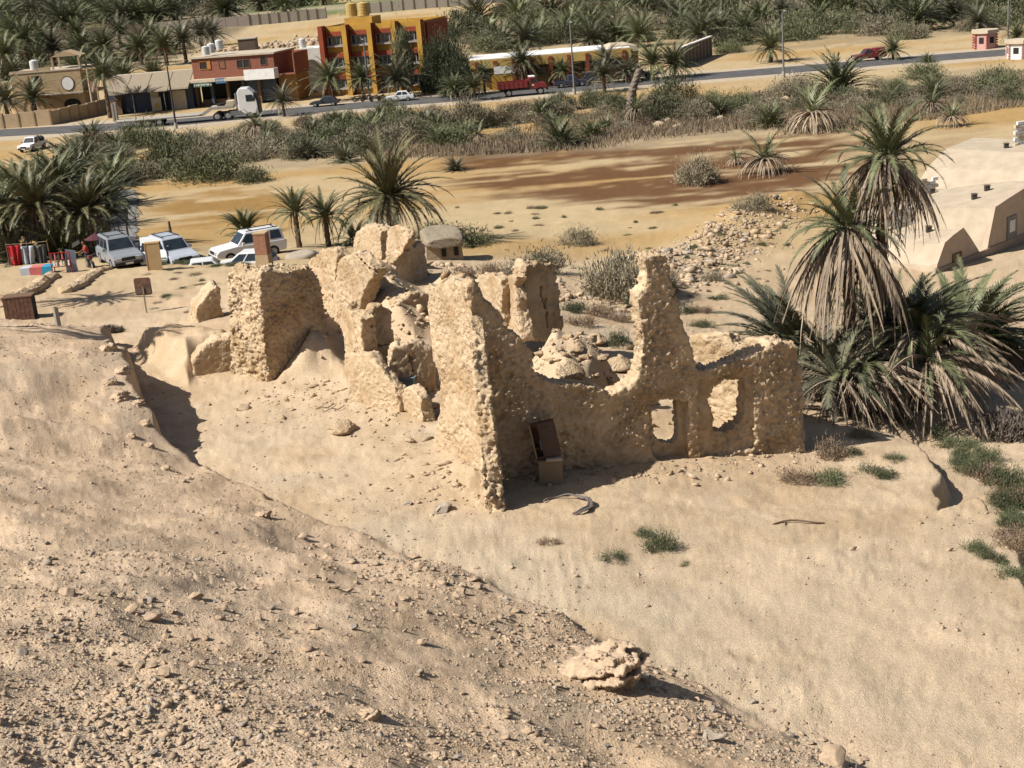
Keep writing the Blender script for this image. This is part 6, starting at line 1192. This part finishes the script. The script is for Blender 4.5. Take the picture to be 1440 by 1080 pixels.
p = G3(572, 556, .35); t = thing('basin', 'pale blue-grey plastic basin standing in the gap of the low front wall', 'basin', p, R_(-14)); s = pxm(p); w_ = 30/s
BL = P_('basin_blue', (.25,.33,.36), rough=.4); put(t, 'shell', MB().frus((-w_*.45, w_*.45, -.2, .2, 0), (-w_*.5, w_*.5, -.26, .26, .38)), BL); put(t, 'rim', MB().box(-w_*.53, w_*.53, -.3, -.24, .381, .42).box(-w_*.53, w_*.53, .24, .3, .381, .42).box(-w_*.53, -w_*.47, -.238, .238, .381, .42).box(w_*.47, w_*.53, -.238, .238, .381, .42), BL)
# leaning dead trunk
p = G3(886, 168); h_ = hgt(p, 98); t = thing('dead_palm', 'leaning grey dead palm trunk without a crown, by the near road edge', 'dead tree', p); V, F = trunk_geo(h_, .55, .42, (1.4, 0), seed=3, sides=9, ring=.04); put_ = link('trunk', mesh_np('trunk', V, F, [P_('dead_wood', (.24,.19,.15), bump=.8, scale=8)]), t)
for k in range(5): o = link('dry_frond', FR_DEAD[k % 3], t, (1.2-.1*k, 0, h_*.95-.5*k), (0, .6, k*1.3), (.5, .5, .5))
# ------------------------------------------------------------------ rubble banks and stones
def scatter(name, label, X_, Y_, S_, mats, kind='stuff', cat='stones', seed=0, sink=.25, flat=.7):
    r = np.random.default_rng(seed); n = len(X_); z = ground_full(X_, Y_)[0]; phi = (1+5**.5)/2
    B = np.array([(-1,phi,0),(1,phi,0),(-1,-phi,0),(1,-phi,0),(0,-1,phi),(0,1,phi),(0,-1,-phi),(0,1,-phi),(phi,0,-1),(phi,0,1),(-phi,0,-1),(-phi,0,1)])/1.9
    Fi = np.array([(0,11,5),(0,5,1),(0,1,7),(0,7,10),(0,10,11),(1,5,9),(5,11,4),(11,10,2),(10,7,6),(7,1,8),(3,9,4),(3,4,2),(3,2,6),(3,6,8),(3,8,9),(4,9,5),(2,4,11),(6,2,10),(8,6,7),(9,8,1)])
    V = B[None]*(1+r.normal(size=(n, 12, 1))*.2); fd = r.normal(size=(n, 1, 3)); fd /= np.linalg.norm(fd, axis=2, keepdims=True); V = V-np.clip((V*fd).sum(2, keepdims=True)-.35, 0, None)*fd; fd = r.normal(size=(n, 1, 3)); fd /= np.linalg.norm(fd, axis=2, keepdims=True); V = V-np.clip((V*fd).sum(2, keepdims=True)-.4, 0, None)*fd; sc = np.stack([r.uniform(.8, 1.8, n), r.uniform(.5, 1.1, n), flat*r.uniform(.4, 1.1, n)], 1)*S_[:, None]
    V = V*sc[:, None]; a = r.uniform(0, 6.28, n); ca, sa = np.cos(a)[:, None], np.sin(a)[:, None]; tl = r.uniform(-.5, .5, n)[:, None]
    x, y, zz = V[..., 0], V[..., 1], V[..., 2]; y, zz = y*np.cos(tl)-zz*np.sin(tl), y*np.sin(tl)+zz*np.cos(tl)
    V = np.stack([x*ca-y*sa+X_[:, None], x*sa+y*ca+Y_[:, None], zz+(z+S_*flat*(.5-sink))[:, None]], 2).reshape(-1, 3)
    F = (Fi[None]+12*np.arange(n)[:, None, None]).reshape(-1, 3); mi = np.repeat(r.integers(0, len(mats), n), 20)
    o = link(name, mesh_np(name, V, F, mats, mi)); tag(o, label, cat, kind=kind); return o
r = np.random.default_rng(21)
SM = [STONE, DSTONE, mat('pale_stone', (.55,.43,.30), (.42,.32,.22), 6, .95), mat('tan_stone', (.48,.35,.235), (.36,.26,.17), 6, .95)]
def hill_pts(n, dmin, dmax, th=.5):
    a = R_(1)*r.uniform(-27, 27, n); d = 1/np.sqrt(r.uniform(1/dmax**2, 1/dmin**2, n)) if False else np.exp(r.uniform(math.log(dmin), math.log(dmax), n)); x = d*np.tan(a); y = d; z, hm, gm, sd = ground_base(x, y)
    cl = fbm(x*.45, y*.45, o=3, s=71)*1.0+.35*fbm(x*1.7, y*1.7, o=2, s=72)+.25*np.exp(-((sd-1.5)/1.6)**2); k = (hm > .6) & (cl > r.uniform(-.75, .55, n)); return x[k], y[k], cl[k]
x, y, cl = hill_pts(105000, 11, 62); s = np.exp(r.normal(math.log(.017), .5, len(x)))*(1+.7*np.clip(cl, 0, 1)); s = np.clip(s, .008, .07)
scatter('gravel', 'loose gravel and small stones covering the near slope', x[:44000], y[:44000], s[:44000], [SM[0], SM[2], SM[3], SM[0], SM[3], SM[1]], seed=1)
a = R_(1)*r.uniform(-26, 26, 30000); d = np.exp(r.uniform(math.log(17), math.log(75), 30000)); x = d*np.tan(a); y = d; z, hm, gm, sd = ground_base(x, y); k = (hm < .1) & (fbm(x*.3, y*.3, o=3, s=73)+.7*np.exp(sd/1.5) > r.uniform(-.1, 1.0, len(x))); x, y = x[k], y[k]
scatter('pebbles', 'scattered pebbles on the sand below the slope', x, y, np.clip(np.exp(r.normal(math.log(.022), .5, len(x))), .008, .09), SM, seed=2)
def along(pts, n, wid, z=None):
    P = np.array([gpt(*q)[:2] for q in pts]); t_ = r.uniform(0, len(P)-1, n); return np.interp(t_, range(len(P)), P[:, 0])+r.normal(size=n)*wid, np.interp(t_, range(len(P)), P[:, 1])+r.normal(size=n)*wid
x, y = along([(1100,283),(1060,300),(1030,325),(1000,350),(960,372),(930,392)], 2100, 1.5); scatter('rubble_bank', 'bank of pale rubble running down from the rust-brown flat', x, y, np.clip(np.exp(r.normal(math.log(.075), .6, len(x))), .03, .34), SM+[LUMPS[0].materials[0]], seed=3, flat=.9)
x, y = along([(900,168),(960,160),(1030,146),(1130,140),(1180,138)], 900, 3.0); scatter('rubble_bank', 'pale stony bank along the near road side', x, y, np.clip(np.exp(r.normal(math.log(.22), .5, len(x))), .08, .7), SM[2:], seed=4, flat=.9)
x, y = along([(370,66),(400,60),(430,62),(470,50)], 800, 9); x2, y2 = along([(600,46),(640,40),(690,34)], 160, 10); scatter('rubble_field', 'field of pale blocks and rubble behind the brick house and the school', np.r_[x, x2], np.r_[y, y2], np.clip(np.exp(r.normal(math.log(.45), .5, len(x)+len(x2))), .2, 1.2), SM[2:], seed=5, flat=1.0)
x, y = along([(690,715),(620,650),(560,590),(490,560),(380,545)], 420, .8); x2, y2 = along([(720,675),(820,668),(920,664),(1040,655),(1130,640)], 360, .45); x3, y3 = along([(330,565),(420,570),(470,600)], 160, 1.2); scatter('fallen_bits', 'crumbs of mud fallen along the foot of the walls', np.r_[x, x2, x3], np.r_[y, y2, y3], np.clip(np.exp(r.normal(math.log(.04), .6, len(x)+len(x2)+len(x3))), .015, .2), [MUD]+SM[2:], seed=6)
x, y = along([(690,530),(760,500),(830,510),(900,520)], 500, 1.3); scatter('room_rubble', 'small rubble filling the floor of the front room', x, y, np.clip(np.exp(r.normal(math.log(.045), .7, len(x))), .02, .25), [MUD], seed=7, flat=.9)
x, y = along([(480,480),(520,440),(560,450),(620,420),(640,380)], 420, 1.6); scatter('room_rubble', 'small rubble among the inner walls at the left', x, y, np.clip(np.exp(r.normal(math.log(.07), .6, len(x))), .03, .3), [MUD], seed=8, flat=.9)
x, y = along([(620,372),(680,382),(720,392),(800,420),(880,440)], 380, 1.5); scatter('rubble_bank', 'stones littering the slope behind the ruin', x, y, np.clip(np.exp(r.normal(math.log(.1), .6, len(x))), .03, .4), SM+[MUD], seed=9)
# named and grouped single rocks on the slope
for px, py, wd, lab in [(1000,1040,40,'grey split boulder low on the slope, at the bottom right of centre'),(1172,1082,56,'pale boulders cut by the bottom edge of the picture'),(340,576,26,'white pointed stone alone on the sand below the sand mound'),(485,607,44,'half-buried yellowish hump of mud on the sand'),
 (622,716,36,'ragged pair of dark clods left of the buttress foot'),(573,710,15,'small purple-grey stone left of the ragged clods'),(30,926,24,'dark stone alone at the left edge of the slope'),(430,912,24,'pale pointed stone in the middle of the slope'),(960,560,1,'x')]:
    if lab == 'x': continue
    put_stone(px, py, wd, GROCKS if 'grey' in lab or 'dark' in lab else LUMPS if 'hump' in lab or 'clods' in lab else ROCKS, lab, 'rock', name='rock', sq=(1, .9, .6))
for px, py, wd in [(100,850,30),(150,840,26),(172,846,20),(186,872,26),(214,878,32),(274,842,30),(268,900,18),(288,900,18),(226,914,16),(160,934,26),(196,934,22),(212,936,20),(230,950,28),(186,958,20),(120,858,18),(140,862,16),(240,862,16),(200,850,18),(250,880,14),(90,872,16),(175,895,14),(310,870,16)]:
    put_stone(px, py, wd, ROCKS, 'one of the pale stones heaped together on the left of the slope', 'rock', 'heaped stones on the left slope', 'rock', sq=(1, .9, .7))
for i in range(60):
    px = r.uniform(420, 700); py = 770+(px-420)*.22+r.uniform(-26, 52); put_stone(px, py, r.uniform(7, 20), ROCKS, f'one of the stones in the rubble band across the middle slope, {part3(px, 510, 610)} third', 'rock', 'stones in the middle band', 'rock')
for i in range(70):
    t_ = r.uniform(0, 1); px = 700+640*t_; py = 835+(px-700)*.41+r.uniform(4, 50); put_stone(px, py, r.uniform(6, 18), ROCKS+GROCKS, f'one of the stones along the lower crest of the slope, {part3(px, 900, 1120)} third', 'rock', 'stones along the crest', 'rock')
for i in range(60):
    px = r.uniform(0, 900); py = r.uniform(720+.3*px, 1075); put_stone(px, py, r.uniform(6, 20), ROCKS+GROCKS, f'one of the loose stones scattered over the slope, {part3(px, 300, 600)} part', 'rock', 'loose stones on the slope', 'rock')
for i in range(26):
    px = r.uniform(440, 640); py = r.uniform(660, 710); put_stone(px, py, r.uniform(4, 10), ROCKS, 'one of the small stones on the sand in front of the pale left-facing wall', 'rock', 'small stones on the sand', 'rock')
# layered outcrops
def outcrop(px, py, wpx, n, lab, rz=0, hgt_=.35, seed=0, name='rock_outcrop'):
    """bedded rock: tilted layers rising out of the slope towards a broken face on the right"""
    p = G3(px, py, -.06); s = wpx/pxm(p)/2; p = (p[0], p[1], p[2]-.10*s); res = s/(32 if wpx > 60 else 17); H = s*hgt_*1.15; nx, ny, nz = int(2.4*s/res), int(1.5*s/res), int(H*1.3/res)
    x, y, z = np.meshgrid((np.arange(nx)+.5)*res-1.2*s, (np.arange(ny)+.5)*res-.75*s, (np.arange(nz)+.5)*res-.2*H, indexing='ij')
    u = x/s; v = y/s; wz = z+.10*s*fbm(u*2+seed, v*2, o=2, s=seed)-.22*H*u-.10*H*v; L = np.floor(wz/H*(n+1.5)+.35*np.sin(wz/H*9+seed)).astype(int)
    off = _h(L, L*0+seed, L*0, 3)*.42-.12; nb = .2*fbm(u*3+L*.9, v*3+seed, o=4, s=5)
    face = np.minimum(.80-u-off*.8-nb-.3*np.abs(v), .52-np.abs(v+.05)-nb-off*.55+.0*u)
    top = H*(.12+.88*sst(-1.05, .35, u+.25*nb))*(1-.35*sst(.2, .55, np.abs(v)))
    S = (face > 0) & (z < top*(1+nb)) & (u > -1.1)
    V, F = voxel_surface(S, res); V = V-np.array([1.2*s, .75*s, .2*H]); V = lap(V, F, 1, .3); N = vnorm(V, F)
    if np.mean((N*(V-V.mean(0))).sum(1)) < 0: F = F[:, ::-1]; N = -N
    q = V/s; V = V+N*(res*(.9*fbm(q[:, 0]*9, q[:, 1]*9, q[:, 2]*26, o=3, s=seed)-.5*(worley(q[:, 0]*7, q[:, 1]*7, q[:, 2]*20, s=seed)-.5)))[:, None]
    o = link(name, mesh_np(name, V, F, [STONE]), loc=p, rot=(0, 0, rz)); tag(o, lab, 'rock'); return o
outcrop(836, 950, 172, 7, 'layered rock ledge jutting from the slope, with a deep shadow at its right end', R_(-30), .62, 3); outcrop(800, 905, 90, 2, 'thin upper shelf of the layered rock ledge', R_(-20), .2, 2)
outcrop(366, 728, 46, 3, 'small dark-sided ledge near the slope edge above the middle', R_(-40), .6, 3); outcrop(508, 1000, 66, 3, 'low ledge with a black hollow near the bottom left of centre', R_(-35), .55, 4); outcrop(602, 1066, 60, 3, 'low upright ledge at the bottom edge, left of centre', R_(-10), .55, 5)
outcrop(50, 790, 70, 2, 'shallow shaded ledge at the left of the slope', R_(-30), .35, 6); outcrop(196, 1006, 46, 2, 'small ledge with a dark hollow low on the left slope', R_(-40), .5, 7); outcrop(318, 1072, 70, 2, 'dark broken ledge at the bottom edge, left', R_(-10), .5, 8)
for k, (px, py, wd, n) in enumerate([(150,485,46,3),(168,512,40,3),(165,548,46,3),(190,560,34,4),(200,590,30,4),(205,618,28,3),(180,605,28,2),(228,652,34,2),(150,528,34,2),(260,664,24,2)]):
    outcrop(px, py+8, wd, n, 'one of the layered ledges breaking the edge of the slope left of the sand mound', R_(-50+11*k), .5, 20+k)['group'] = 'ledges at the slope edge'
b = G3(157, 466); o = link('dead_brush', B_REED[0], loc=b, scale=(.55, .55, .35)); tag(o, 'grey dead twigs on the edge of the slope by the sand mound', 'twigs')
